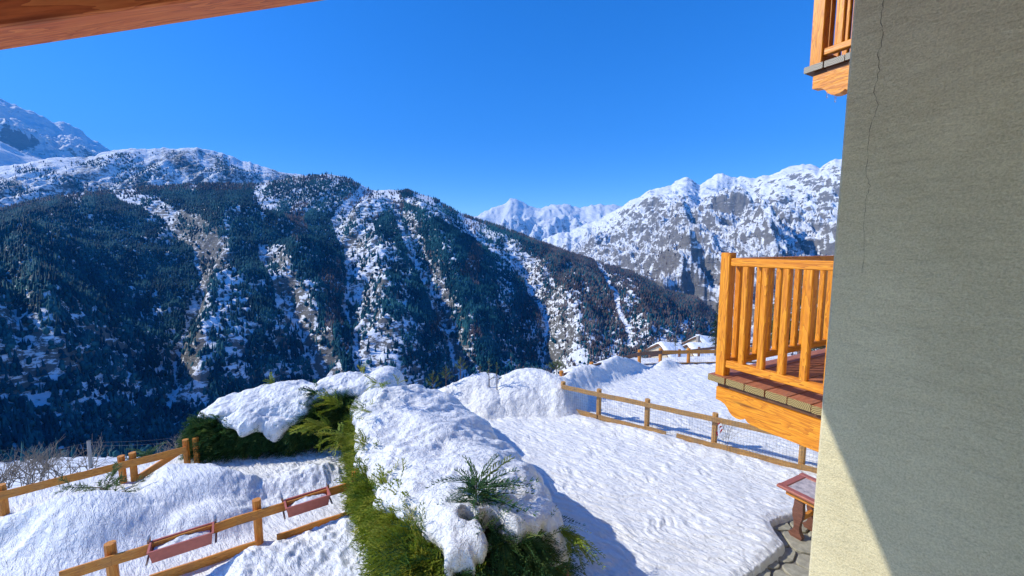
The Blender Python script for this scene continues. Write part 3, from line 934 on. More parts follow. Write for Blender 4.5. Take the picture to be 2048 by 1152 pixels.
def tubes(name, segs, mat, parent=None, n=3, **props):
    """segs: list of (p0, p1, r0, r1); one mesh"""
    A = np.array([s[0] for s in segs], float); B = np.array([s[1] for s in segs], float)
    r0 = np.array([s[2] for s in segs]); r1 = np.array([s[3] for s in segs])
    d = B - A
    d /= np.linalg.norm(d, axis=1, keepdims=True) + 1e-9
    ref = np.where(np.abs(d[:, 2:3]) > 0.9, np.array([[1.0, 0, 0]]), np.array([[0, 0, 1.0]]))
    e1 = np.cross(d, ref); e1 /= np.linalg.norm(e1, axis=1, keepdims=True)
    e2 = np.cross(d, e1)
    V = []
    for k in range(n):
        a = 2 * math.pi * k / n
        V.append(A + (e1 * math.cos(a) + e2 * math.sin(a)) * r0[:, None])
    for k in range(n):
        a = 2 * math.pi * k / n
        V.append(B + (e1 * math.cos(a) + e2 * math.sin(a)) * r1[:, None])
    V = np.stack(V, 1).reshape(-1, 3)
    tf = np.array([(k, (k + 1) % n, n + (k + 1) % n, n + k) for k in range(n)])
    Fc = (tf[None] + (np.arange(len(segs)) * 2 * n)[:, None, None]).reshape(-1, 4)
    me = mesh_data(name, V, Fc, mat)
    return obj(name, me, parent, mw=Matrix() if parent is not None else None, **props)


# ------------------------------------------------------------------ the house we look out of
RAKE_D = 2.2
ra, rb = ray(0, 103), ray(665, 0)
RA, RB = CAM + ra * RAKE_D / (N_ @ ra), CAM + rb * RAKE_D / (N_ @ rb)
slope_dir = (RB - RA) / np.linalg.norm(RB - RA)
k_rise = (RB - RA)[2] / ((RB - RA) @ U)
roof_z = lambda u: RA[2] + k_rise * (u - RA @ U)           # underside of the verge beam
E_u, E_n = E0 @ U, E0 @ N_
WALL_N = -0.28
pt = lambda u, n_, z: np.array([u * U[0] + n_ * N_[0], u * U[1] + n_ * N_[1], z])
UL, URIDGE, UR = -1.7, 6.5, 13.0
house = empty('chalet', pt(E_u, E_n - 1, ZP), 'cream stucco chalet whose cracked wall fills the right side', 'house')
rz = lambda u: roof_z(u) + 0.22 if u < URIDGE else roof_z(URIDGE) + 0.22 - k_rise * (u - URIDGE)
fp = [(E_u, E_n), (UR - 1, E_n), (UR - 1, -5), (UL + 0.9, -5), (UL + 0.9, WALL_N), (E_u, WALL_N)]
# plaster walls, as one L-shaped shell with a softened corner
fpr = [(E_u + 0.012, E_n), (URIDGE, E_n), (UR - 1, E_n), (UR - 1, -5), (URIDGE, -5), (UL + 0.9, -5), (UL + 0.9, WALL_N), (E_u, WALL_N), (E_u, E_n - 0.012)]
k = len(fpr)
V = [pt(u, n_, ZP - 0.3) for u, n_ in fpr] + [pt(u, n_, rz(u)) for u, n_ in fpr]
Fc = [(i, (i + 1) % k, k + (i + 1) % k, k + i) for i in range(k)]
obj('wall', mesh_data('wall', V, [f[::-1] for f in Fc], M['stucco']), house, mw=Matrix())
# the crack that wanders down the plaster
ck = [(1768, 0), (1762, 40), (1768, 70), (1756, 110), (1758, 140), (1749, 185), (1756, 210), (1740, 262), (1737, 285), (1732, 350), (1740, 372), (1733, 395), (1727, 440), (1728, 500), (1722, 560)]
cv = []
for (x, y), (x2, y2) in zip(ck[:-1], ck[1:]):
    for t in np.linspace(0, 1, 6)[:-1]:
        d = ray(x + (x2 - x) * t + random.uniform(-2.2, 2.2), y + (y2 - y) * t)
        tt = (E_u - 0.0007) / (d @ U)
        cv.append(CAM + d * tt)
V, Fc = [], []
for i, p in enumerate(cv):
    w = 0.0009 + 0.0006 * math.sin(i * 1.7) * math.cos(i * 0.37)
    w *= 1 - 0.55 * i / len(cv)
    V += [p - W_ * w, p + W_ * w]
    if i:
        Fc.append((2 * i - 2, 2 * i - 1, 2 * i + 1, 2 * i))
obj('crack', mesh_data('crack', V, Fc, plain('crack_dark', (0.1, 0.09, 0.07), 0.9)), house, mw=Matrix())
# roof: boards on top, verge beam along the outer edge
roofV, top = [], 0.24
for u, z in ((UL, rz(UL)), (URIDGE, rz(URIDGE)), (UR, rz(UR))):
    for n_ in (RAKE_D - 0.01, -6):
        roofV += [pt(u, n_, z), pt(u, n_, z + 0.16)]
Fc = []
for s_ in (0, 4):
    a = s_
    Fc += [(a, a + 4, a + 6, a + 2), (a + 1, a + 3, a + 7, a + 5), (a, a + 1, a + 5, a + 4), (a + 2, a + 6, a + 7, a + 3)]
Fc += [(0, 2, 3, 1), (8, 9, 11, 10)]
roof = obj('roof', mesh_data('roof', roofV, Fc, M['soffit']), house, mw=Matrix())
d_ = ray(0, 55)                                            # inner edge of the beam's underside
t_ = (RA[2] - EYE - k_rise * (RA @ U)) / (d_[2] - k_rise * (d_ @ U))
VB_W = RAKE_D - t_ * (d_ @ N_)
print('beam width', VB_W)
for s0, s1 in ((UL, URIDGE),):
    p0, p1 = pt(s0, RAKE_D - VB_W / 2, roof_z(s0) + 0.11), pt(s1, RAKE_D - VB_W / 2, roof_z(s1) + 0.11)
    add_beam('verge_beam', p0, p1, VB_W, 0.2, M['beam_red'], house, 0.006)
# roof snow
rs_ = []
for u, z in ((UL - 0.05, rz(UL)), (URIDGE, rz(URIDGE)), (UR, rz(UR))):
    for n_ in (RAKE_D + 0.0, -6):
        rs_ += [pt(u, n_, z + 0.165), pt(u, n_, z + 0.5)]
obj('roof_snow', mesh_data('roof_snow', rs_, Fc, M['snow']), house, mw=Matrix())


# ------------------------------------------------------------------ balconies
def balcony(corner, zd, depth_n, length, label, end_mat, deck_mat, ps):
    """corner: plan point of the outer near post; zd: deck height; the near side runs along W_ to the house, the front along U"""
    cu, cn = corner @ U, corner @ N_
    root = empty('balcony', pt(cu, cn, zd), label, 'balcony', 'wooden balconies on the chalet')
    P = lambda t, s, z: pt(cu + s, cn - t, zd + z)
    # planks run along the house, their end grain shows on the near side
    pw, th = 0.163, 0.055
    nb = int(round((depth_n + 0.06) / pw))
    for i in range(nb):
        t0 = -0.075 + pw * (i + 0.5)
        j = random.uniform(-0.008, 0.008)
        add_beam('plank', P(t0, -0.085 + j, -th / 2), P(t0, length, -th / 2), pw - 0.008, th, deck_mat, root, 0.004, end_mat)
    # dark packing board and the carved cantilever beam below
    add_beam('packing_board', P(0.0, -0.01, -th - 0.0205), P(depth_n, -0.01, -th - 0.0205), 0.09, 0.038, M['ledger'], root, 0.002)
    prof = [(0, 0), (0, -0.11), (0.04, -0.115), (0.08, -0.128), (0.105, -0.15), (0.13, -0.185), (0.155, -0.205), (0.19, -0.215), (0.225, -0.213), (0.25, -0.2), (0.265, -0.19), (0.275, -0.2), (0.29, -0.213), (0.33, -0.222), (0.39, -0.225), (depth_n, -0.228), (depth_n, 0)]
    for s in (-0.02, length - 0.4):
        prism('beam', prof, P(0.0, s - 0.05, -th - 0.042), W_, (0, 0, 1), U, 0.1, M['orange'], root)
    # railings
    for (t, s) in ((0, 0), (0, length - 0.15)):
        post('post', P(t, s, 0), zd + 1.045, ps, M['orange'], root, U, 0.006, M['orange'])
    add_beam('top_rail', P(ps / 2, 0, 0.968), P(depth_n, 0, 0.968), 0.06, 0.066, M['orange'], root, 0.005)
    add_beam('bottom_rail', P(ps / 2, 0, 0.105), P(depth_n, 0, 0.105), 0.06, 0.06, M['orange'], root, 0.005)
    add_beam('top_rail', P(0, ps / 2, 0.968), P(0, length - 0.2, 0.968), 0.06, 0.066, M['orange'], root, 0.005)
    add_beam('bottom_rail', P(0, ps / 2, 0.105), P(0, length - 0.2, 0.105), 0.06, 0.06, M['orange'], root, 0.005)
    t = 0.168
    while t < depth_n - 0.03:
        post('baluster', P(t, 0, 0.136), zd + 0.934, 0.05, M['orange'], root, U, 0.007)
        t += 0.157
    s = 0.16
    while s < length - 0.22:
        post('baluster', P(0, s, 0.136), zd + 0.934, 0.05, M['orange'], root, U, 0.007)
        s += 0.15
    return root


corner = np.array([1.8172, 3.4895, 0])
balcony(corner, 3.0915, corner @ N_ - E_n, 3.4, 'lower orange wooden balcony with red brown deck above the table', M['end'], M['deck'], 0.085)
d_ = ray(1636, 134)
cU = CAM + d_ * (corner @ N_) / (d_ @ N_)
balcony(np.array([cU[0], cU[1], 0]), cU[2], cU @ N_ - E_n, 3.0, 'upper orange balcony corner with grey weathered planks against the sky', M['end_grey'], M['ledger'], 0.1)
# icicles under the upper balcony
for i, (x, y, lab) in enumerate(((1627, 164, 'clear ice drop at the outer corner of the upper balcony planks'), (1655, 187, 'clear ice drop under the stepped beam tip of the upper balcony'), (1671, 198, 'lowest clear ice drop, beside the stucco wall under the upper balcony'))):
    d = ray(x, y); p = CAM + d * (cU @ U - 0.03) / (d @ U)
    L = 0.022 + 0.012 * (i % 2)
    segs = [(p + [0, 0, 0.02], p + [0, 0, -L * 0.4], 0.008, 0.006), (p + [0, 0, -L * 0.4], p + [0, 0, -L], 0.006, 0.0075), (p + [0, 0, -L], p + [0, 0, -L - 0.008], 0.0075, 0.001)]
    tubes('icicle', segs, M['ice'], None, 8, label=lab, cat='icicle', group='icicles under the upper balcony')

# ------------------------------------------------------------------ paving and table
pv = empty('paving', (0, 0, 0), None, None)
pv['kind'] = 'structure'
base = [(2.3, 2.6), (7.2, 5.2), (6.2, 7.3), (1.6, 4.6)]
obj('mortar_bed', mesh_data('mortar_bed', [(x, y, ZP - 0.03) for x, y in base], [(0, 1, 2, 3)], M['mortar']), pv)


def clip_poly(poly, nrm, c):
    out = []
    for i in range(len(poly)):
        a, b = poly[i], poly[(i + 1) % len(poly)]
        da, db = a @ nrm - c, b @ nrm - c
        if da <= 0: out.append(a)
        if da * db < 0: out.append(a + (b - a) * da / (da - db))
    return out


rs_ = random.Random(5)
sites = [np.array([2.6 + 0.38 * i + rs_.uniform(-0.14, 0.14) + 0.19 * (j % 2), 3.2 + 0.36 * j + rs_.uniform(-0.13, 0.13)]) for i in range(10) for j in range(10)]
for s in sites:
    if pave_dist(np.array([s[0]]), np.array([s[1]]))[0] < -0.45 or s[1] > 6.6 or (s @ N_[:2]) < E_n + 0.1:
        continue
    poly = [s + np.array(q) for q in ((-0.6, -0.6), (0.6, -0.6), (0.6, 0.6), (-0.6, 0.6))]
    for o_ in sites:
        d = o_ - s; L = np.linalg.norm(d)
        if 0 < L < 1.3:
            poly = clip_poly(poly, d / L, (s @ d) / L + L / 2 - 0.016)
    # soften the corners
    pp = []
    for i in range(len(poly)):
        a, b, c = poly[i - 1], poly[i], poly[(i + 1) % len(poly)]
        la, lc = min(0.04, 0.3 * np.linalg.norm(a - b)), min(0.04, 0.3 * np.linalg.norm(c - b))
        pp += [b + (a - b) / np.linalg.norm(a - b) * la, b + (c - b) / np.linalg.norm(c - b) * lc]
    k = len(pp); zt = ZP + rs_.uniform(-0.004, 0.004)
    tl = (rs_.uniform(-0.012, 0.012), rs_.uniform(-0.012, 0.012))
    V = [(q[0] - s[0], q[1] - s[1], -0.04) for q in pp] + [(q[0] - s[0], q[1] - s[1], -0.008) for q in pp] + [((q[0] - s[0]) * 0.95, (q[1] - s[1]) * 0.95, (q[0] - s[0]) * tl[0] + (q[1] - s[1]) * tl[1]) for q in pp]
    Fc = [tuple(range(2 * k, 3 * k))] + [(r * k + i, r * k + (i + 1) % k, (r + 1) * k + (i + 1) % k, (r + 1) * k + i) for r in (0, 1) for i in range(k)]
    obj('paving_stone', mesh_data('paving_stone', V, Fc, M['stone']), pv, loc=(s[0], s[1], zt))

TL = G(1553, 968, 0.62)[:2]
tz = 0.62
tb = empty('garden_table', (TL[0], TL[1], ZP), 'red framed garden table with speckled top and curved dark legs beside the wall', 'table')
T_ = lambda s, t, z: np.array([TL[0] + s * U[0] + t * W_[0], TL[1] + s * U[1] + t * W_[1], z])
Ls, Lt = 0.7, 1.5
for (a, b) in (((0.05, 0.0), (0.05, Lt)), ((Ls - 0.05, 0.0), (Ls - 0.05, Lt))):
    add_beam('top_frame', T_(a[0], a[1], tz - 0.02), T_(b[0], b[1], tz - 0.02), 0.1, 0.04, M['table'], tb, 0.01)
for t in (0.05, Lt - 0.05):
    add_beam('top_frame', T_(0.101, t, tz - 0.021), T_(Ls - 0.101, t, tz - 0.021), 0.1, 0.038, M['table'], tb, 0.01)
add_beam('top_panel', T_(0.101, Lt / 2, tz - 0.03), T_(Ls - 0.101, Lt / 2, tz - 0.03), Lt - 0.2, 0.03, M['marble'], tb, 0.002)
for s in (0.09, Ls - 0.09):
    add_beam('apron', T_(s, 0.1, tz - 0.085), T_(s, Lt - 0.1, tz - 0.085), 0.03, 0.085, M['fence'], tb, 0.004)
leg_prof = [(a * 0.72 + 0.02, b_q) for a, b_q in [(0.0, 0), (0.2, 0), (0.215, 0.05), (0.17, 0.1), (0.15, 0.17), (0.16, 0.25), (0.19, 0.33), (0.2, 0.42), (0.19, 0.5), (0.19, tz - ZP - 0.128), (0.03, tz - ZP - 0.128), (0.02, 0.5), (0.0, 0.42), (0.01, 0.33), (0.04, 0.25), (0.05, 0.17), (0.02, 0.1), (-0.05, 0.05)]]
for t in (0.16, Lt - 0.36):
    for s in (0.12, Ls - 0.2):
        prism('leg', leg_prof, T_(s, t, ZP), W_, (0, 0, 1), U, 0.075, M['leg'], tb)
    add_beam('stretcher', T_(0.195, t + 0.1, 0.16), T_(Ls - 0.2, t + 0.1, 0.16), 0.05, 0.07, M['fence'], tb, 0.004)

# ------------------------------------------------------------------ fences
def netting(name, a, b, z0, z1, parent, off=0.0, step=0.055, r=0.0016):
    a, b = np.array(a[:2], float), np.array(b[:2], float)
    L = np.linalg.norm(b - a); d = (b - a) / L
    o = np.array([d[1], -d[0]]) * off
    segs = []
    for t in np.arange(0, L, step):
        p = a + d * t + o
        segs.append((np.array([*p, z0]), np.array([*p, z1]), r, r))
    for z in np.arange(z0, z1 + 0.01, step * 1.25):
        segs.append((np.array([*(a + o), z]), np.array([*(b + o), z]), r, r))
    return tubes(name, segs, M['wire'], parent, 3, kind='stuff')


def fence_post(name, p, z0, z1, parent, mat, d, w=0.11):
    return post(name, (p[0], p[1], z0), z1, w, mat, parent, d, 0.03, mat)


# fence with netting along the right lawn
rf = empty('fence', (1.3, 10.4, 0), 'weathered rail fence with wire netting crossing the right lawn', 'fence', 'garden fences')
RF = [np.array(q) for q in ((1.32, 10.38), (2.13, 9.83), (3.1, 9.17), (4.26, 8.37), (5.5, 7.5), (6.6, 6.75))]
dirR = (RF[3] - RF[1]) / np.linalg.norm(RF[3] - RF[1])
offR = np.array([dirR[1], -dirR[0]])
offR = offR if offR @ np.array([0, -1]) > 0 else -offR    # towards the camera
for i, p in enumerate(RF):
    fence_post('post', p, -0.4, 0.7, rf, M['fence_old'], dirR)
for a, b in zip(RF[:-1], RF[1:]):
    o = offR * 0.075
    add_beam('top_rail', (*(a + o), 0.6), (*(b + o), 0.6), 0.07, 0.115, M['fence_old'], rf, round_=True, up=None)
brk = [(0, 0.12, 1.0), (1, 0.02, 1.0), (2, 0.0, 0.32), (2, 0.48, 1.0), (3, 0.0, 1.0), (4, 0, 1.0)]
for i, s0, s1 in brk:
    a, b = RF[i], RF[i + 1]
    o = offR * 0.08
    p, q = a + (b - a) * s0 + o, a + (b - a) * s1 + o
    zz = 0.03 if i != 1 else 0.02
    add_beam('bottom_rail', (*p, zz + 0.02), (*q, zz), 0.07, 0.12, M['fence_old'], rf, round_=True)
for a, b in zip(RF[:-1], RF[1:]):
    netting('wire_mesh', a + offR * 0.13, b + offR * 0.13, -0.05, 0.66, rf)

# fence along the back of the garden
bf = empty('fence', (1.6, 12.0, 0), 'brown rail fence half buried by snow banks behind the right lawn', 'fence', 'garden fences')
BF = [np.array(q) for q in ((1.45, 11.85), (2.5, 12.75), (3.5, 13.55), (4.49, 14.3), (5.31, 14.52), (6.33, 14.55), (7.4, 14.6), (8.6, 14.65), (9.9, 14.7))]
for i, p in enumerate(BF):
    fence_post('post', p, -0.6, 0.53, bf, M['fence'], (1, 0.3))
for i, (a, b) in enumerate(zip(BF[:-1], BF[1:])):
    o = np.array([0.02, -0.075])
    add_beam('top_rail', (*(a + o), 0.42), (*(b + o), 0.42), 0.07, 0.13, M['fence'] if i >= 4 else M['fence_dark'], bf, round_=True)
    add_beam('bottom_rail', (*(a + o), -0.02), (*(b + o), -0.02), 0.07, 0.12, M['fence'] if i >= 4 else M['fence_dark'], bf, round_=True)
    netting('wire_mesh', a + np.array([0, -0.13]), b + np.array([0, -0.13]), -0.1, 0.46, bf, 0, 0.07)
# a lower fence beyond it
of_ = empty('fence', (5.0, 17.0, -0.6), 'dark brown rail fence below the back fence near the snowy roofs', 'fence', 'garden fences')
OF = [at_depth(1300, 711, 16.8), at_depth(1359, 704, 17.8), at_depth(1398, 699, 18.6), at_depth(1440, 694, 19.4), at_depth(1490, 689, 20.2), at_depth(1540, 685, 21), at_depth(1600, 681, 22), at_depth(1660, 677, 23)]
for i, p in enumerate(OF):
    fence_post('post', p, p[2] - 1.2, p[2] + 0.12, of_, M['fence_dark'], (1, 0.4))
for a, b in zip(OF[:-1], OF[1:]):
    add_beam('top_rail', a, b, 0.06, 0.12, M['fence_dark'], of_, round_=True)
    add_beam('bottom_rail', a - [0, 0, 0.45], b - [0, 0, 0.45], 0.06, 0.11, M['fence_dark'], of_, round_=True)

# near fence on the left terrace, with flower boxes
lf = empty('fence', (*LF[1][:2], 0), 'orange rail fence carrying two terracotta flower boxes beside the hedge', 'fence', 'garden fences')
LFp = [q[:2] for q in LF]
dl = (LFp[3] - LFp[1]) / np.linalg.norm(LFp[3] - LFp[1])
ol = np.array([dl[1], -dl[0]])                             # towards the house
posts_l = [LFp[1], LFp[2], LFp[3]]
for p in posts_l:
    o_ = fence_post('post', p, -0.35, 0.66, lf, M['fence'], dl, 0.105)
for a, b in ((LFp[0], LFp[1] + dl * 0.02), (LFp[1] + dl * 0.022, LFp[2]), (LFp[2] + dl * 0.004, LFp[3] + dl * 0.1)):
    o = ol * 0.085
    add_beam('top_rail', (*(a + o), 0.5), (*(b + o), 0.5), 0.075, 0.125, M['fence'], lf, round_=True)
lb0, lb1 = G(300, 1158, 0.06)[:2], G(728, 1018, 0.1)[:2]
mid = lb0 + (lb1 - lb0) * 0.44
add_beam('bottom_rail', (*lb0, 0.06), (*mid, 0.08), 0.075, 0.125, M['fence'], lf, round_=True)
add_beam('bottom_rail', (*(mid + dl * 0.25), 0.07), (*lb1, 0.1), 0.075, 0.125, M['fence'], lf, round_=True)


def flower_box(px, py, L, label):
    c = G(px, py, 0.5)[:2] + ol * 0.2
    h, wt, wb = 0.155, 0.23, 0.16
    m = Matrix.Rotation(math.atan2(dl[1], dl[0]), 4, 'Z'); m.translation = Vector((*c, 0.4))
    root = bpy.data.objects.new('flower_box', None); link(root); root.matrix_basis = m
    set_props(root, label, 'flower box', 'flower boxes on the near fence')
    t = 0.008
    lo, hi = L / 2 - 0.02, L / 2
    ring = lambda l, w, z: [(-l, -w / 2, z), (l, -w / 2, z), (l, w / 2, z), (-l, w / 2, z)]
    V = ring(lo, wb, 0) + ring(hi, wt, h) + ring(hi + 0.014, wt + 0.028, h) + ring(hi + 0.014, wt + 0.028, h + 0.018) + ring(hi - t, wt - 2 * t, h + 0.018) + ring(lo - t, wb - 2 * t, t)
    Fc = [(3, 2, 1, 0)] + [(r * 4 + i, r * 4 + (i + 1) % 4, r * 4 + 4 + (i + 1) % 4, r * 4 + 4 + i) for r in range(5) for i in range(4)] + [(20, 21, 22, 23)]
    obj('box', mesh_data('box', V, Fc, M['terracotta']), root)
    nx, ny = 26, 8
    gx, gy = np.meshgrid(np.linspace(-lo + 0.012, lo - 0.012, nx), np.linspace(-wt / 2 + 0.026, wt / 2 - 0.026, ny), indexing='ij')
    z = 0.105 + 0.05 * np.sin((gx + lo) / (2 * lo) * np.pi) + 0.03 * fbm(gx / 0.1 + px, gy / 0.1, 2, 7) - 0.03 * (np.abs(gy) / (wt / 2)) ** 2
    obj('snow_fill', mesh_data('snow_fill', np.stack([gx, gy, z], -1), grid_faces(nx, ny), M['snow'], True), root)
    for s in (-1, 1):
        x = s * (hi + 0.026)
        br = [((x, wt / 2 + 0.0, 0.2), (x, wt / 2 + 0.1, 0.2)), ((x, wt / 2, 0.2), (x, wt / 2, 0.02)), ((x, wt / 2, 0.02), (x, -wt / 2, 0.02)), ((x, wt / 2 + 0.1, 0.2), (x, wt / 2 + 0.1, 0.12))]
        V, Fc = [], []
        for a, b in br:
            a, b = np.array(a), np.array(b); dd = b - a
            tv = np.array([0, 0, 1.0]) if abs(dd[2]) < 1e-6 else np.array([0, 1.0, 0])
            k = len(V)
            for xx in (-0.011, 0.011):
                for pp in (a, b):
                    for e in (-0.003, 0.003):
                        V.append(pp + np.array([xx, 0, 0]) + tv * e)
            Fc += [tuple(k + i for i in f) for f in ((0, 1, 3, 2), (4, 6, 7, 5), (0, 4, 5, 1), (2, 3, 7, 6), (0, 2, 6, 4), (1, 5, 7, 3))]
        obj('bracket', mesh_data('bracket', V, Fc, M['metal']), root)


flower_box(368, 1066, 0.62, 'terracotta flower box nearer the free end of the fence, snow inside')
flower_box(611, 990, 0.56, 'terracotta flower box hung between the middle post and the hedge, snow inside')

# far fence on the left edge of the terrace
ff = empty('fence', (-7.2, 7.3, 0), 'orange rail fence with a braced bay at the far left terrace edge', 'fence', 'garden fences')
fz = 0.36
FP = [G(-110, 1015, fz)[:2], G(4, 985, fz)[:2], G(243, 926, fz)[:2], G(372, 895, fz)[:2]]
df = (FP[3] - FP[1]) / np.linalg.norm(FP[3] - FP[1]); off = np.array([df[1], -df[0]])
for i, p in enumerate(FP):
    fence_post('post', p, -0.5, fz + (0.13 if i < 3 else 0.16), ff, M['fence'], df, 0.1)
    if i >= 2:
        fence_post('post', p + df * 0.15 + off * 0.02, -0.5, fz + 0.15, ff, M['fence'], df, 0.1)
for a, b in zip(FP[:-1], FP[1:]):
    add_beam('top_rail', (*(a + off * 0.085), fz), (*(b + off * 0.085), fz), 0.08, 0.13, M['fence'], ff, round_=True)
    add_beam('bottom_rail', (*(a - off * 0.03), -0.06), (*(b - off * 0.03), -0.06), 0.05, 0.04, M['fence_dark'], ff, 0.004)
b0, b1 = FP[2] + (FP[3] - FP[2]) * 0.14, FP[2] + (FP[3] - FP[2]) * 0.86
add_beam('brace', (*(b0 + off * 0.02), -0.02), (*(b1 + off * 0.02), fz - 0.05), 0.06, 0.11, M['fence'], ff, 0.01)

# short red fence under the right side of the near hedge
hf_a, hf_b = G(1118, 1118, 0.35)[:2], G(1175, 1215, 0.35)[:2]
hf = empty('fence', (*hf_a, 0), 'dark red rail with netting below the near end of the hedge', 'fence', 'garden fences')
add_beam('top_rail', (*hf_a, 0.33), (*(hf_b + (hf_b - hf_a) * 0.8), 0.33), 0.07, 0.13, M['beam_red'], hf, round_=True)
fence_post('post', hf_a, -0.3, 0.42, hf, M['beam_red'], hf_b - hf_a)
netting('wire_mesh', hf_a + np.array([0.09, 0.02]), hf_b + (hf_b - hf_a) * 0.8 + np.array([0.09, 0.02]), -0.05, 0.36, hf)

# ------------------------------------------------------------------ conifer sprays
def frond_template(seed, nst=9, sub=2, droop=0.4, fan=0.8, wid=0.026):
    rs = random.Random(seed)
    V, Fc = [], []

    def curve(x):
        return np.array([x, 0.06 * math.sin(x * 3 + seed), -droop * x * x])

    def kite(p, d, L, w):
        d = d / np.linalg.norm(d)
        s = np.cross(d, np.array([rs.uniform(-0.5, 0.5), rs.uniform(-0.5, 0.5), 1.0])); s /= np.linalg.norm(s)
        k = len(V)
        V.extend([p, p + d * L * 0.45 + s * w, p + d * L + np.array([0, 0, -0.12 * L]), p + d * L * 0.45 - s * w])
        Fc.append((k, k + 1, k + 2)); Fc.append((k, k + 2, k + 3))
    for i in range(nst):
        x = (i + 0.5) / nst
        p = curve(x)
        for sgn in (-1, 1):
            L = (0.42 * (1 - 0.55 * x) + rs.uniform(-0.06, 0.06)) * fan
            a = rs.uniform(0.45, 0.8)
            d = np.array([math.cos(a), sgn * math.sin(a), rs.uniform(-0.35, 0.15)])
            kite(p, d, L, wid)
            for q in range(sub):
                pp = p + d * L * (0.3 + 0.3 * q)
                a2 = a * rs.choice((-0.2, 0.2)) + rs.uniform(-0.2, 0.2)
                kite(pp, np.array([math.cos(a2), math.sin(a2) * 1.0 + sgn * (0.9 if q == 0 else -0.1), rs.uniform(-0.4, 0.1)]), L * 0.5, wid * 0.8)
    for i in range(3):
        p = curve(0.3 * i)
        kite(p, curve(0.3 * i + 0.4) - p, 0.45, 0.016)
    return np.array(V), np.array(Fc)


FRONDS = [frond_template(s) for s in range(6)]
FANS = [frond_template(20 + s, 7, 2, 0.6, 1.15, 0.022) for s in range(6)]
FRONDS_LONG = [frond_template(40 + s, 13, 2, 0.85, 0.55, 0.015) for s in range(4)]
FRONDS_LOW = [frond_template(80 + s, 5, 1, 0.3, 0.95, 0.05) for s in range(4)]


def sprays(name, P, D, Lg, tint, mat, parent=None, tmpl=FRONDS, roll=0.9, **props):
    """fronds at P growing along D"""
    n = len(P)
    D = D / np.linalg.norm(D, axis=1, keepdims=True)
    up = np.array([[0, 0, 1.0]]) + RNG.normal(0, roll * 0.4, (n, 3))
    Y = np.cross(up, D); Y /= np.linalg.norm(Y, axis=1, keepdims=True) + 1e-9
    Z = np.cross(D, Y)
    which = RNG.integers(0, len(tmpl), n)
    Vs, Fs, Ts, base = [], [], [], 0
    for k in range(len(tmpl)):
        sel = which == k
        if not sel.any():
            continue
        tv, tf = tmpl[k]
        m = sel.sum()
        Vk = (tv[None, :, 0:1] * D[sel][:, None] + tv[None, :, 1:2] * Y[sel][:, None] + tv[None, :, 2:3] * Z[sel][:, None]) * Lg[sel][:, None, None] + P[sel][:, None]
        Vs.append(Vk.reshape(-1, 3))
        Fs.append((tf[None] + (np.arange(m) * len(tv))[:, None, None]).reshape(-1, 3) + base)
        Ts.append(np.repeat(tint[sel], len(tv)) + RNG.normal(0, 0.05, m * len(tv)))
        base += m * len(tv)
    me = mesh_data(name, np.concatenate(Vs), np.concatenate(Fs), mat, False, {'tint': np.clip(np.concatenate(Ts), 0, 1)})
    return obj(name, me, parent, mw=Matrix() if parent is not None else None, **props)


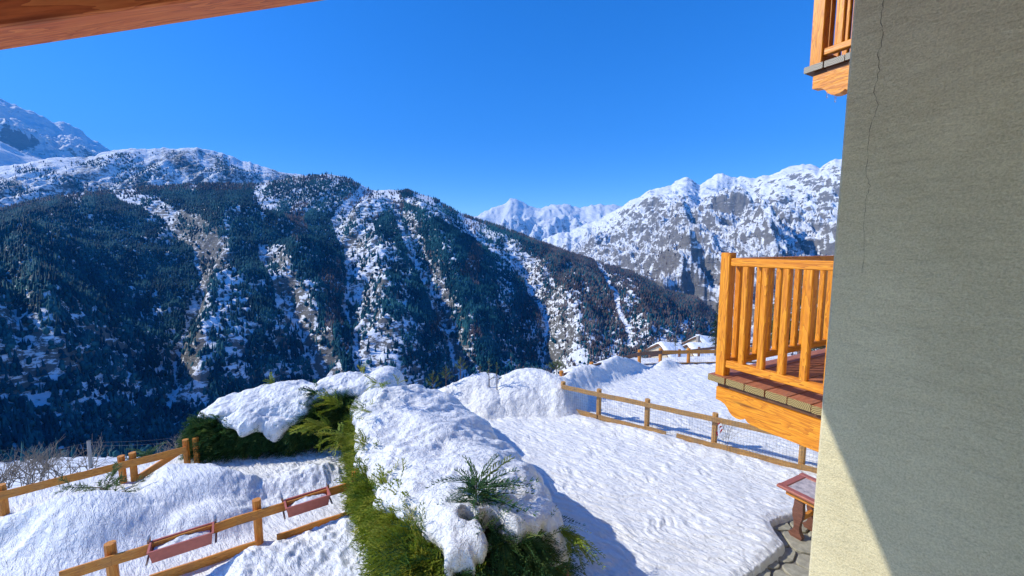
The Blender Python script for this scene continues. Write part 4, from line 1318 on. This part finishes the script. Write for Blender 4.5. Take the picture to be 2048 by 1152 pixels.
# ------------------------------------------------------------------ hedges with their snow
class Hedge:
    def __init__(s, near, far, w, h, cap_near=0.12, cap_far=0.12, seed=1, wr=None, er=([0, 1], [0.62, 0.62])):
        s.a, s.b = np.array([*near, 0.0]), np.array([*far, 0.0])
        s.L = np.linalg.norm(s.b - s.a)
        s.e1 = (s.b - s.a) / s.L
        s.e2 = np.array([s.e1[1], -s.e1[0], 0])            # to the right when looking from near to far
        s.wr, s.er = wr or w, er
        s.w, s.h, s.cn, s.cf, s.seed = w, h, cap_near, cap_far, seed

    def surf(s, t, phi, extra=0.0):
        """t 0..1 along the hedge, phi 0 (right, at the ground) .. pi (left, at the ground)"""
        cap = np.ones_like(t)
        x = np.clip(1 - t / s.cn, 0, 1); cap = np.where(t < s.cn, (1 - x ** 2.6) ** (1 / 2.6), cap)
        x = np.clip(1 - (1 - t) / s.cf, 0, 1); cap = np.where(t > 1 - s.cf, (1 - x ** 2.6) ** (1 / 2.6), cap)
        w, h = np.interp(t, *s.w), np.interp(t, *s.h)
        lum = 1 + 0.16 * noise2(t * s.L / 0.8, phi * 1.3, s.seed) + 0.07 * noise2(t * s.L / 0.28, phi * 3.5, s.seed + 1)
        c, sn = np.cos(phi), np.sin(phi)
        w = np.where(c > 0, np.interp(t, *s.wr), w)
        ex = np.where(c > 0, np.interp(t, *s.er), 0.62)
        X = np.sign(c) * np.abs(c) ** ex * w * cap * lum
        Z = np.abs(sn) ** np.where(c > 0, 0.62 + 0.3 * np.clip(ex - 0.62, 0, 1), 0.62) * h * (0.25 + 0.75 * cap) * np.where(cap < 1, cap ** 0.35, 1) * (0.6 + 0.4 * lum)
        P = s.a + s.e1 * (t * s.L)[..., None] + s.e2 * X[..., None] + np.array([0, 0, 1.0]) * Z[..., None]
        return P

    def normal(s, t, phi):
        e = 0.01
        A = s.surf(np.clip(t + e, 0, 1), phi) - s.surf(np.clip(t - e, 0, 1), phi)
        B = s.surf(t, np.clip(phi + e, 0, np.pi)) - s.surf(t, np.clip(phi - e, 0, np.pi))
        n = np.cross(A, B)
        n /= np.linalg.norm(n, axis=-1, keepdims=True) + 1e-9
        c = s.a + s.e1 * (np.clip(t, 0.08, 0.92) * s.L)[..., None] + np.array([0, 0, 0.5])
        sg = np.sign(np.sum(n * (s.surf(t, phi) - c), -1, keepdims=True))
        return n * np.where(sg == 0, 1, sg)

    def core(s, parent, shrink=0.1):  # opaque shell behind the sprays, painted near-black as interior shade
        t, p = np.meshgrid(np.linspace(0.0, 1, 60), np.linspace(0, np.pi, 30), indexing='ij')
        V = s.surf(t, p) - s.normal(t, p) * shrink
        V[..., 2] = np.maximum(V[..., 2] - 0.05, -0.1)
        return obj('dark_core', mesh_data('dark_core', V.reshape(-1, 3), grid_faces(60, 30), M['core'], True), parent, mw=Matrix())

    def snow(s, name, mask, thick, label, nt=260, npn=150):
        t, p = np.meshgrid(np.linspace(0.0, 1, nt), np.linspace(0, np.pi, npn), indexing='ij')
        mk = mask(t, p)
        B, N = s.surf(t, p), s.normal(t, p)
        for _ in range(3):
            N[1:-1, 1:-1] = (N[1:-1, 1:-1] * 2 + N[:-2, 1:-1] + N[2:, 1:-1] + N[1:-1, :-2] + N[1:-1, 2:]) / 6
        N /= np.linalg.norm(N, axis=-1, keepdims=True) + 1e-9
        X, Y = B[..., 0], B[..., 1]
        T = -0.16 + (0.16 + thick) * smooth(-0.16, 0.22, mk)
        lump = 0.15 * fbm(X / 0.8, Y / 0.8 + B[..., 2] / 0.6, 3, s.seed + 21, 0.45) + 0.045 * (fbm(X / 0.3, Y / 0.3 + B[..., 2] / 0.25, 3, s.seed + 23, 0.5, True) - 0.3) + 0.012 * fbm(X / 0.06, Y / 0.06 + B[..., 2] / 0.06, 2, s.seed + 25)
        T = T + lump * smooth(-0.1, 0.2, mk)
        V = B + N * T[..., None] - np.array([0, 0, 0.06]) * (smooth(-0.05, 0.1, mk) * (1 - smooth(0.1, 0.4, mk)))[..., None]
        me = mesh_data(name, V.reshape(-1, 3), grid_faces(nt, npn), M['snow_lump'], True)
        return obj(name, me, label=label, cat='snow', kind='thing')

    def leaves(s, n, mask, mat, parent, Lr, tint, tmpl=FRONDS, out=0.55, up=0.45, phi_rng=(0, np.pi), t_rng=(0, 1), name='foliage', along=0.0, cut=0.12):
        t = RNG.uniform(*t_rng, n); p = RNG.uniform(*phi_rng, n)
        mk = mask(t, p)
        ok = mk < cut
        t, p = t[ok], p[ok]
        P, N = s.surf(t, p), s.normal(t, p)
        P = P - N * RNG.uniform(0.0, 0.12, len(t))[:, None]
        D = N * out + np.array([0, 0, 1.0]) * up + s.e1 * along + RNG.normal(0, 0.35, P.shape)
        L = RNG.uniform(*Lr, len(t))
        tt = np.clip(tint + 0.5 * fbm(P[:, 0] / 0.5 + P[:, 2], P[:, 1] / 0.5, 2, s.seed + 41) + RNG.normal(0, 0.2, len(t)), 0, 1)
        return sprays(name, P, D, L, tt, mat, parent, tmpl)


# long hedge running towards the house
HB = Hedge((-0.08, 3.92), (-2.75, 9.1), ([0, 0.12, 0.4, 0.7, 1], [0.85, 0.92, 1.05, 0.95, 0.85]), ([0, 0.1, 0.25, 0.45, 0.8, 1], [1.2, 1.16, 1.0, 0.86, 0.84, 1.1]), 0.14, 0.1, 3,
           ([0, 0.15, 0.35, 0.8, 1], [0.9, 1.1, 1.6, 1.7, 1.3]), ([0, 0.15, 0.35, 1], [0.62, 0.8, 1.45, 1.5]))


_t, _p = np.meshgrid(np.linspace(0.01, 0.3, 80), np.linspace(0.1, 3.0, 120), indexing='ij')
_S = HB.surf(_t, _p); _px, _py = project(_S)


def front_point(x, y):                                    # the point of the hedge seen at a photo pixel
    c = np.where(np.hypot(_px - x, _py - y) < 14, np.linalg.norm(_S - CAM, axis=-1), 1e9)
    return _S.reshape(-1, 3)[np.argmin(c)]


HOLES = [(front_point(980, 1040), 0.13), (front_point(935, 1035), 0.08), (front_point(1020, 1100), 0.09)]


def maskB(t, p):
    S_ = HB.surf(t, p)
    m = maskB0(t, p)
    for h, r in HOLES:
        m = m - 1.3 * np.exp(-(np.linalg.norm(S_ - h, axis=-1) / r) ** 2) * np.clip(m + 0.5, 0, 1.5)
    return m


def maskB0(t, p):
    deg = np.degrees(p)
    wob = 17 * noise2(t * HB.L / 0.75, p * 1.2, 401) + 9 * noise2(t * HB.L / 0.25, p * 4, 403)
    left = np.interp(t, [0, 0.2, 0.5, 0.75, 1], [124, 130, 146, 146, 148])
    m = np.minimum((left + wob - deg) / 30.0, (deg - (np.interp(t, [0, 0.15, 0.3], [26, 22, -20]) + wob * 0.5)) / 25.0)
    near = (t - (0.042 + 0.026 * noise2(p * 2.4, p * 0 + 3.3, 405) + 0.012 * noise2(p * 9, p * 0 + 1.3, 407))) / 0.05
    return np.minimum(m, near)


hb = empty('hedge', (*HB.a[:2], 0), 'long yellow green conifer hedge under thick snow running toward the house', 'hedge', 'snow covered conifer hedges')
HB.core(hb)
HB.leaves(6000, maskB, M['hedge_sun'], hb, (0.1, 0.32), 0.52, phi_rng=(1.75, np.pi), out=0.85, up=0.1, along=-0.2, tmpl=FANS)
HB.leaves(2000, maskB, M['hedge_shade'], hb, (0.16, 0.38), 0.45, phi_rng=(0.0, np.pi), t_rng=(0.0, 0.14), out=0.8, up=-0.1, tmpl=FRONDS_LONG, name='drooping_foliage')
HB.leaves(1300, maskB, M['hedge_shade'], hb, (0.12, 0.24), 0.5, phi_rng=(0.0, 0.5), out=0.5, up=0.1)
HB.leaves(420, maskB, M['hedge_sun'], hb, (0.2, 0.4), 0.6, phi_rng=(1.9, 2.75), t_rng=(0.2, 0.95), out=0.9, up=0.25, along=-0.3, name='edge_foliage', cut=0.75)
HB.snow('snow_blanket', maskB, 0.17, 'deep lumpy snow blanket lying on the long hedge')

# shorter hedge across the back of the left terrace
HA = Hedge((-6.5, 8.25), (-2.55, 9.25), ([0, 0.3, 1], [0.55, 0.7, 0.75]), ([0, 0.25, 0.6, 1], [0.72, 0.9, 1.08, 1.2]), 0.16, 0.12, 13)


def maskA(t, p):
    deg = np.degrees(p)
    wob = 16 * noise2(t * HA.L / 0.6, p * 1.2, 411) + 8 * noise2(t * HA.L / 0.2, p * 4, 413)
    low = np.interp(t, [0, 0.12, 0.2, 0.27, 0.36, 0.44, 0.5, 0.6, 0.7, 1], [72, 56, 36, 22, 16, 12, 26, 50, 58, 50])
    return np.minimum((160 + wob - deg) / 30.0, (deg - (low + wob * 0.7)) / 26.0) - 0.5 * (1 - smooth(0.03, 0.1, t))


ha = empty('hedge', (*HA.a[:2], 0), 'dark green conifer hedge at the back of the left terrace, snow on top', 'hedge', 'snow covered conifer hedges')
HA.core(ha)
HA.leaves(4800, maskA, M['hedge_shade'], ha, (0.14, 0.32), 0.4, phi_rng=(0, 1.9), out=0.8, up=0.05, along=-0.35, tmpl=FANS)
HA.leaves(900, maskA, M['hedge_shade'], ha, (0.16, 0.34), 0.55, phi_rng=(0, np.pi), t_rng=(0, 0.16), out=0.6, up=0.3, along=-0.4)
HA.snow('snow_blanket', maskA, 0.16, 'snow blanket hanging over the dark hedge behind the terrace', 200, 140)


# sprays that push up through the snow
def tuft(px, py, dep, n, L, spread, mat, label, cat='shoot', lean=(0, 0, 1), tmpl=FRONDS, tint=0.6, droop=False, group=None, stem=True, name='conifer_shoot'):
    p = at_depth(px, py, dep)
    root = empty(name, p, label, cat, group)
    lean = np.array(lean, float)
    D = lean[None] + RNG.normal(0, spread, (n, 3))
    hgt = RNG.uniform(0, 1, n)[:, None]
    P = p + lean / np.linalg.norm(lean) * hgt * L * 0.7
    sprays('foliage', P, D, RNG.uniform(0.5, 1.0, n) * L, np.clip(tint + RNG.normal(0, 0.2, n), 0, 1), mat, root, tmpl)
    if stem:
        tubes('stem', [(p - lean * 0.15, p + lean * L * 0.8, 0.012, 0.004)], M['bark'], root, 5)
    return root


for (x, y, dep, n, L, ln_, tn, lab) in ((700, 880, 7.3, 16, 0.45, (-0.7, -0.2, 0.35), 0.6, 'feathery conifer spray on the left flank of the hedge, above the fence end'),
                                        (665, 855, 7.8, 22, 0.5, (-0.9, -0.1, 0.2), 0.6, 'broad conifer spray reaching left where the two hedges meet'),
                                        (690, 820, 8.1, 16, 0.45, (-0.7, 0, 0.5), 0.6, 'bushy yellow green spray leaning out over the hedge corner'),
                                        (650, 800, 8.5, 18, 0.4, (-0.4, -0.3, 0.6), 0.25, 'dark green spray standing in front of the snowy hedge corner'),
                                        (745, 830, 7.4, 6, 0.36, (-0.6, 0, 0.5), 0.55, 'thin spray lying on the snow at the middle of the hedge'),
                                        (770, 785, 8.0, 7, 0.36, (-0.5, 0, 0.7), 0.55, 'sparse twiggy spray near the crest of the snow blanket'),
                                        (745, 900, 6.7, 9, 0.34, (-0.6, 0, 0.5), 0.6, 'spray on the snow edge directly above the near fence'),
                                        (560, 775, 9.0, 8, 0.34, (-0.6, 0, 0.45), 0.75, 'light green spray arching over the crest of the dark hedge'),
                                        (725, 750, 9.2, 6, 0.24, (0, 0, 1), 0.8, 'small yellow green tip poking out at the hedge corner'),
                                        (795, 775, 8.7, 3, 0.3, (0.1, 0, 1), 0.7, 'lone thin sprig standing on the hedge snow'),
                                        (540, 800, 8.7, 6, 0.26, (-0.6, 0, 0.5), 0.6, 'short spray lying on the dark hedge snow')):
    tuft(x, y, dep, n, L, 0.42, M['hedge_sun'] if tn > 0.4 else M['hedge_shade'], lab, lean=ln_, tint=tn, group='conifer sprays poking through the hedge snow', stem=False)
# the drooping leader at the near end of the hedge
pl_ = at_depth(952, 1010, 4.55)
ld = empty('conifer_leader', pl_, 'drooping conifer leader rising through the snow at the near hedge end', 'shoot', 'conifer sprays poking through the hedge snow')
top_ = pl_ + np.array([0.0, 0.02, 0.26])
n = 46
ang = RNG.uniform(0, 2 * np.pi, n)
D = np.stack([np.cos(ang) * 1.0, np.sin(ang) * 0.7, RNG.uniform(0.1, 1.2, n)], -1)
sprays('foliage', top_ - np.array([0, 0, 1.0]) * RNG.uniform(0, 0.3, n)[:, None], D, RNG.uniform(0.3, 0.58, n), np.clip(RNG.normal(0.35, 0.25, n), 0, 1), M['hedge_shade'], ld, FRONDS_LONG, 0.4)
tubes('stem', [(pl_ - np.array([0, 0, 0.4]), top_, 0.018, 0.006)], M['bark'], ld, 6)
for (x, y, dep, n, L, ln_, mt, lab) in ((1000, 1060, 4.35, 16, 0.34, (0.2, -0.7, -0.1), 'hedge_shade', 'green branch hanging below the drooping leader'),
                                        (1110, 1050, 4.6, 26, 0.42, (0.8, -0.3, -0.35), 'hedge_sun', 'yellow tinged branch hanging over the right end of the hedge'),
                                        (880, 1105, 4.3, 20, 0.36, (0.0, -0.8, 0.0), 'hedge_shade', 'dark branch at the lower left of the hedge end'),
                                        (1070, 1095, 4.35, 18, 0.36, (0.3, -0.7, -0.15), 'hedge_shade', 'dark branch under the hanging snow lump'),
                                        (950, 1090, 4.25, 18, 0.36, (0.1, -0.8, -0.1), 'hedge_shade', 'green branch in the middle of the hedge end')):
    tuft(x, y, dep, n, L, 0.4, M[mt], lab, lean=ln_, tmpl=FRONDS_LONG, tint=0.55, group='conifer sprays poking through the hedge snow', stem=False)


# ------------------------------------------------------------------ snow heaps over buried shrubs at the back
def heap(name, lumps, label, seed, n=150):
    cs = np.array([l[:2] for l in lumps]); R = max(max(l[2], l[3]) for l in lumps) * 1.9
    x0, x1, y0, y1 = cs[:, 0].min() - R, cs[:, 0].max() + R, cs[:, 1].min() - R, cs[:, 1].max() + R
    X, Y = np.meshgrid(np.linspace(x0, x1, n), np.linspace(y0, y1, n), indexing='ij')
    wob = 0.22 * fbm(X / 0.9, Y / 0.9, 3, seed)
    Z = np.full(X.shape, -0.5)
    for (cx, cy, sx, sy, h) in lumps:
        r2 = ((X + wob - cx) / sx) ** 2 + ((Y + wob - cy) / sy) ** 2
        Zi = h * 1.12 * np.exp(-(r2 * 0.62) ** 1.25) - 0.46
        Z = np.log(np.exp(Z * 7) + np.exp(Zi * 7)) / 7
    Z += 0.05 * fbm(X / 0.45, Y / 0.45, 4, seed + 3, 0.5, True) * smooth(-0.1, 0.3, Z) + 0.025 * fbm(X / 0.13, Y / 0.13, 3, seed + 5) * smooth(-0.1, 0.3, Z)
    # trim to the raised part, following the ground below
    Zg = ground_z(X, Y)
    Zt = np.where(Z > -0.1, np.maximum(Z, Zg - 0.12), Zg - 0.15)
    return obj(name, mesh_data(name, np.stack([X, Y, Zt], -1), grid_faces(n, n), M['snow_lump'], True), label=label, cat='snow heap', group='snow heaps behind the lawn')


heap('snow_mound', [(0.5, 11.1, 1.15, 0.9, 1.1), (1.15, 10.75, 0.75, 0.75, 0.98), (0.2, 10.35, 0.8, 0.55, 0.68)], 'rounded snow heap over shrubs at the end of the netted fence', 501)
heap('snow_mound', [(-0.7, 11.1, 1.0, 0.8, 0.98), (-1.5, 10.9, 0.8, 0.7, 0.72), (-0.55, 10.35, 0.75, 0.55, 0.72)], 'lower snow heap between the long hedge and the rounded heap', 511)

# young pines behind the hedge and in the heaps
def needle_template(seed):
    rs = random.Random(seed)
    V, Fc = [], []
    for i in range(34):
        x = rs.uniform(0, 1) ** 0.8
        a = rs.uniform(0, 2 * math.pi)
        d = np.array([0.75, math.cos(a) * 0.75, math.sin(a) * 0.75]); L = rs.uniform(0.25, 0.4)
        p = np.array([x, 0, 0]); s = np.cross(d, np.array([rs.uniform(-1, 1), rs.uniform(-1, 1), 1])); s = s / np.linalg.norm(s) * 0.024
        k = len(V)
        V += [p - s, p + s, p + d * L]; Fc.append((k, k + 1, k + 2))
    return np.array(V), np.array(Fc)


NEEDLES = [needle_template(s) for s in range(4)]


def young_pine(px, py, dep, H, label, n_br=10, tint=0.5, wide=0.45):
    p = at_depth(px, py, dep)
    root = empty('young_pine', p, label, 'pine', 'young pines in the snow')
    segs, Ps, Ds, Ls = [(p - [0, 0, 0.5], p + [0, 0, H], 0.016, 0.006)], [], [], []
    for k in range(n_br):
        z = H * (0.05 + 0.9 * k / max(1, n_br - 1)); a = k * 2.4 + random.uniform(-0.4, 0.4)
        L = wide * H * (1.05 - 0.75 * k / n_br)
        d = np.array([math.cos(a), math.sin(a), 0.75]); d /= np.linalg.norm(d)
        q = p + [0, 0, z]
        segs.append((q, q + d * L, 0.007, 0.004))
        for f in (0.35, 0.7):
            Ps.append(q + d * L * f); Ds.append(d + RNG.normal(0, 0.25, 3)); Ls.append(L * 0.75)
        Ps.append(q + d * L * 0.2); Ds.append(d); Ls.append(L * 0.95)
    Ps.append(p + [0, 0, H * 0.75]); Ds.append(np.array([0, 0, 1.0])); Ls.append(H * 0.4)
    Ps = np.array(Ps)
    sprays('foliage', Ps, np.array(Ds), np.array(Ls), np.clip(RNG.normal(tint, 0.2, len(Ps)), 0, 1), M['pine'], root, NEEDLES)
    tubes('trunk', segs, M['bark'], root, 5)


young_pine(866, 778, 10.6, 0.42, 'bushy young pine standing just behind the hedge crest', 14, 0.35, 0.5)
young_pine(892, 762, 10.9, 0.36, 'young pine against the left flank of the lower snow heap', 12, 0.4, 0.5)
young_pine(921, 744, 11.2, 0.36, 'young pine on the crest of the lower snow heap', 12, 0.6, 0.5)
young_pine(978, 762, 10.6, 0.5, 'slender pine sapling with bare stem, larger of two on the heap', 5, 0.6, 0.28)
young_pine(994, 762, 10.5, 0.42, 'slender pine sapling with bare stem, smaller of two on the heap', 5, 0.5, 0.26)
young_pine(1113, 744, 11.2, 0.26, 'small bushy pine tuft beside the end of the netted fence', 14, 0.7, 0.9)
young_pine(960, 745, 11.6, 0.2, 'pine tip behind the lower snow heap', 6, 0.7, 0.4)

# broken pine branch lying on the left drift
pb = G(215, 985, 0.3)
pb = np.array([pb[0], pb[1], max(gz(pb[0], pb[1]), gz(pb[0] - 0.4, pb[1]), 0.2) + 0.02])
br = empty('pine_branch', pb, 'broken pine branch lying on the snow drift of the left terrace', 'branch')
segs = [(pb + [0.45, -0.35, 0.0], pb + [0.15, -0.12, 0.12], 0.018, 0.014), (pb + [0.15, -0.12, 0.12], pb + [-0.1, 0, 0.16], 0.014, 0.01), (pb + [-0.1, 0, 0.16], pb + [-0.6, 0.02, 0.16], 0.01, 0.004), (pb + [0.2, -0.15, 0.1], pb + [0.5, 0.0, 0.22], 0.012, 0.004), (pb + [0.02, -0.06, 0.14], pb + [0.02, 0.1, 0.36], 0.01, 0.004)]
tubes('stem', segs, M['bark'], br, 5)
Ps, Ds, Ls = [], [], []
for a, b, _, _ in segs[1:]:
    a, b = np.array(a), np.array(b)
    for f in np.linspace(0.1, 0.95, 5):
        for _ in range(2):
            Ps.append(a + (b - a) * f); Ds.append((b - a) / np.linalg.norm(b - a) + RNG.normal(0, 0.45, 3)); Ls.append(random.uniform(0.14, 0.26))
sprays('needles', np.array(Ps), np.array(Ds), np.array(Ls), RNG.uniform(0.2, 0.8, len(Ps)), M['pine'], br, NEEDLES)


# ------------------------------------------------------------------ bare shrubs
def grow(segs, p, d, L, r, depth, spread=0.45, up=0.15):
    q = p + d * L
    segs.append((p, q, r, r * 0.7))
    if depth == 0:
        return
    for _ in range(random.choice((2, 3))):
        nd_ = d + np.array([random.gauss(0, spread), random.gauss(0, spread), random.gauss(0, spread * 0.7) + up])
        nd_ /= np.linalg.norm(nd_)
        grow(segs, p + d * L * random.uniform(0.5, 1.0), nd_, L * random.uniform(0.6, 0.85), r * 0.65, depth - 1, spread, up)


def bare_shrub(pos, n, L, depth, label, lean=(0.2, 0, 1), group='bare shrubs beyond the terrace fence', r=0.012):
    segs = []
    for _ in range(n):
        d = np.array(lean) + RNG.normal(0, 0.35, 3); d /= np.linalg.norm(d)
        grow(segs, np.array(pos) + np.array([random.gauss(0, 0.35), random.gauss(0, 0.3), -0.2]), d, L, r, depth)
    tubes('bare_shrub', segs, M['twig'], None, 3, label=label, cat='shrub', group=group)


for (x, y, dep, n, L, lab) in ((10, 985, 9.5, 16, 0.5, 'grey bare shrub at the left end beyond the braced fence'), (62, 968, 9.6, 18, 0.5, 'tangled bare shrub, second from the left beyond the fence'),
                               (118, 950, 10.2, 12, 0.42, 'thin bare shrub beside the utility pole'), (-60, 1010, 9.0, 7, 0.55, 'bare shrub at the very left frame edge'),
                               (352, 905, 11.5, 6, 0.32, 'brownish bare shrub between the braced fence and the dark hedge')):
    p = at_depth(x, y, dep)
    bare_shrub(p, n, L, 3, lab)
# low evergreen behind the braced bay
tuft(300, 925, 8.6, 26, 0.4, 0.6, M['hedge_shade'], 'low dark evergreen bush seen through the braced fence bay', 'shrub', (-0.2, 0, 0.4), FRONDS, 0.3, name='evergreen_bush', stem=False)
# dry twigs and a red ribbon on the netted fence
tp = np.array([4.4, 8.2, 0.0])
segs = []
for _ in range(5):
    grow(segs, tp + RNG.normal(0, 0.06, 3) * [1, 1, 0], np.array([random.gauss(0, 0.25), random.gauss(0, 0.2), 1.0]), 0.3, 0.004, 3, 0.4, 0.1)
tubes('dry_rose', segs, M['twig'], None, 3, label='dry twiggy climber on the netted fence beside a post', cat='plant')
rbp = at_depth(1441, 860, 8.1)
V, Fc = [], []
for (dx, dz, w, h, rt) in ((0.0, 0.05, 0.05, 0.035, 0.5), (-0.03, 0.1, 0.035, 0.05, -0.4), (-0.05, -0.06, 0.03, 0.1, 0.25), (0.015, -0.01, 0.03, 0.09, -0.2)):
    k = len(V)
    for (a, b, cdep) in ((-1, -1, 0), (1, -1, 0.02), (1, 1, 0), (-1, 1, -0.02), (0, 0, 0.03)):
        xx, zz = a * w / 2, b * h / 2
        V.append((rbp[0] + dx * 1.3 + 1.3 * (xx * math.cos(rt) - zz * math.sin(rt)), rbp[1] + cdep, rbp[2] + dz * 1.3 + xx * math.sin(rt) + zz * math.cos(rt)))
    Fc += [(k, k + 1, k + 4), (k + 1, k + 2, k + 4), (k + 2, k + 3, k + 4), (k + 3, k, k + 4)]
obj('ribbon', mesh_data('ribbon', V, Fc, M['ribbon']), label='crumpled red ribbon tied to the netted fence beside the dry climber', cat='ribbon')

# ------------------------------------------------------------------ things beyond the garden
pt_ = at_depth(177, 881, 42.0); pb_ = at_depth(182, 945, 42.0)
up_ = empty('utility_pole', pb_, 'grey wooden utility pole below the terrace behind the left fence', 'utility pole')
tubes('pole', [(pb_ - [0, 0, 2], pt_, 0.19, 0.15)], M['pole'], up_, 10)
for i, (a, b) in enumerate((((0, 0, -0.2), at_depth(-700, 1020, 30)), ((0, 0, -0.2), at_depth(420, 860, 95)), ((0, 0, -0.6), at_depth(420, 868, 95)), ((0.0, 0, -1.3), at_depth(60, 960, 26)))):
    a = pt_ + np.array(a); segs = []
    for t in np.linspace(0, 1, 15)[:-1]:
        f = lambda t: a + (b - a) * t - np.array([0, 0, 3.0 * t * (1 - t)])
        segs.append((f(t), f(t + 1 / 14), 0.012, 0.012))
    tubes('cable', segs, M['wire'], up_, 3)


def snow_house(ridge0, ridge1, half, drop, wall_h, label, chim=None):
    r0, r1 = np.array(ridge0), np.array(ridge1)
    ax = r1 - r0; ax[2] = 0; L = np.linalg.norm(ax); ax /= L
    sd = np.array([ax[1], -ax[0], 0])
    root = empty('snowy_house', (r0 + r1) / 2 - [0, 0, drop + wall_h], label, 'house', 'snow roofed houses below the garden')
    Pp = lambda p, s, z: p + sd * s + np.array([0, 0, z])
    V = [Pp(r0, -half * 0.85, -drop), Pp(r0, half * 0.85, -drop), Pp(r1, half * 0.85, -drop), Pp(r1, -half * 0.85, -drop)]
    V = [v + ax * (0.5 if i < 2 else -0.5) for i, v in enumerate(V)]
    V += [v - np.array([0, 0, wall_h]) for v in V]
    V += [r0 + ax * 0.5 - [0, 0, 0.25], r1 - ax * 0.5 - [0, 0, 0.25]]
    Fc = [(0, 1, 5, 4), (1, 2, 6, 5), (2, 3, 7, 6), (3, 0, 4, 7), (0, 8, 1), (2, 9, 3)]
    obj('wall', mesh_data('wall', V, Fc, M['house_wall']), root, mw=Matrix())
    th = 0.55
    nu, nv = 20, 17
    t, s = np.meshgrid(np.linspace(0, 1, nu), np.linspace(-1, 1, nv), indexing='ij')
    P = r0 + (r1 - r0) * t[..., None] + sd * (s * half)[..., None] + np.array([0, 0, 1.0]) * (-np.abs(s) ** 1.15 * drop * 1.05 + th * (1 - np.abs(s) ** 6) * (1 - np.abs(2 * t - 1) ** 10) + 0.1 * fbm(t * 4, s * 4, 3, 9))[..., None]
    obj('snow_load', mesh_data('snow_load', P.reshape(-1, 3), grid_faces(nu, nv), M['snow_far'], True), root, mw=Matrix())
    V = [Pp(r0, 0, 0), Pp(r0, half, -drop), Pp(r0, -half, -drop), Pp(r1, 0, 0), Pp(r1, half, -drop), Pp(r1, -half, -drop)]
    V += [v - np.array([0, 0, 0.25]) for v in V]
    obj('roof', mesh_data('roof', V, [(0, 1, 4, 3), (0, 3, 5, 2), (7, 1, 0, 6), (6, 0, 2, 8), (10, 9, 3, 4), (9, 11, 5, 3), (6, 8, 11, 9), (6, 9, 10, 7)], M['house_wood']), root, mw=Matrix())
    if chim is not None:
        c = np.array(chim)
        add_beam('chimney', c - [0, 0, 1.5], c + [0, 0, 1.3], 0.7, 0.7, M['chimney'], root, 0.05)
        add_beam('chimney_cap', c + [0, 0, 1.301], c + [0, 0, 1.5], 0.95, 0.95, M['snow_far'], root, 0.05)


snow_house(at_depth(1317, 687, 78), at_depth(1364, 693, 79), 5.0, 2.4, 3.5, 'snow roofed house at the left of the roofs beyond the back fence')
snow_house(at_depth(1374, 689, 84), at_depth(1440, 692, 84), 5.0, 2.2, 3.5, 'middle snow roofed house beyond the back fence')
snow_house(at_depth(1393, 673, 106), at_depth(1440, 680, 108), 5.6, 3.0, 4, 'higher snow roofed house with a chimney behind the middle roof', at_depth(1396, 681, 103))


def spruce(px, py_base, py_top, dep, label, cat='tree', n=240, tint=0.4, width=0.24):
    b, t = at_depth(px, py_base, dep), at_depth(px, py_top, dep)
    H = t[2] - b[2]
    root = empty('spruce_tree', b, label, cat, 'evergreens below the garden')
    h = RNG.uniform(0.05, 1, n) ** 0.8
    a = RNG.uniform(0, 2 * np.pi, n)
    R = width * H * (1.02 - h)
    Lf = np.maximum(R * RNG.uniform(0.6, 1.1, n), 0.03 * H)
    P = b + np.stack([np.cos(a) * R * 0.15, np.sin(a) * R * 0.15, h * H], -1)
    D = np.stack([np.cos(a), np.sin(a), RNG.uniform(-0.45, 0.15, n) + 0.5 * (h > 0.9)], -1)
    sprays('crown', P, D, Lf, np.clip(RNG.normal(tint, 0.25, n), 0, 1), M['spruce'], root, FRONDS_LOW)
    tubes('trunk', [(b - [0, 0, 1.5], b + [0, 0, H * 0.9], H * 0.02, H * 0.005)], M['bark'], root, 6)


spruce(1351, 694, 670, 70, 'small dark spruce standing between the snowy roofs', n=160)
spruce(1431, 695, 595, 34, 'dark spruce just left of the lower balcony post', n=300, tint=0.15, width=0.16)
spruce(1556, 705, 545, 24, 'tall spruce seen through the balcony railing, leftmost of three', n=520, tint=0.85, width=0.24)
spruce(1598, 705, 530, 26, 'tall spruce seen through the balcony railing, middle of three', n=520, tint=0.75, width=0.25)
spruce(1644, 705, 520, 23, 'tall spruce seen through the balcony railing, rightmost of three', n=520, tint=0.8, width=0.26)

# ------------------------------------------------------------------ the air
hz, ns, ln, b = new_mat('valley_air')
ns.remove(b)
pv_ = ns.new('ShaderNodeVolumePrincipled')
pv_.inputs['Color'].default_value = (0.05, 0.4, 1.0, 1)
pv_.inputs['Density'].default_value = 0.00007
ln.new(pv_.outputs[0], ns['Material Output'].inputs['Volume'])
x0, x1, y0, y1, z0, z1 = -9500, 9500, -60, 9800, -520, 2600
V = [(x, y, z) for z in (z0, z1) for y in (y0, y1) for x in (x0, x1)]
obj('haze', mesh_data('haze', V, [(0, 2, 3, 1), (4, 5, 7, 6), (0, 1, 5, 4), (2, 6, 7, 3), (0, 4, 6, 2), (1, 3, 7, 5)], hz), kind='stuff')
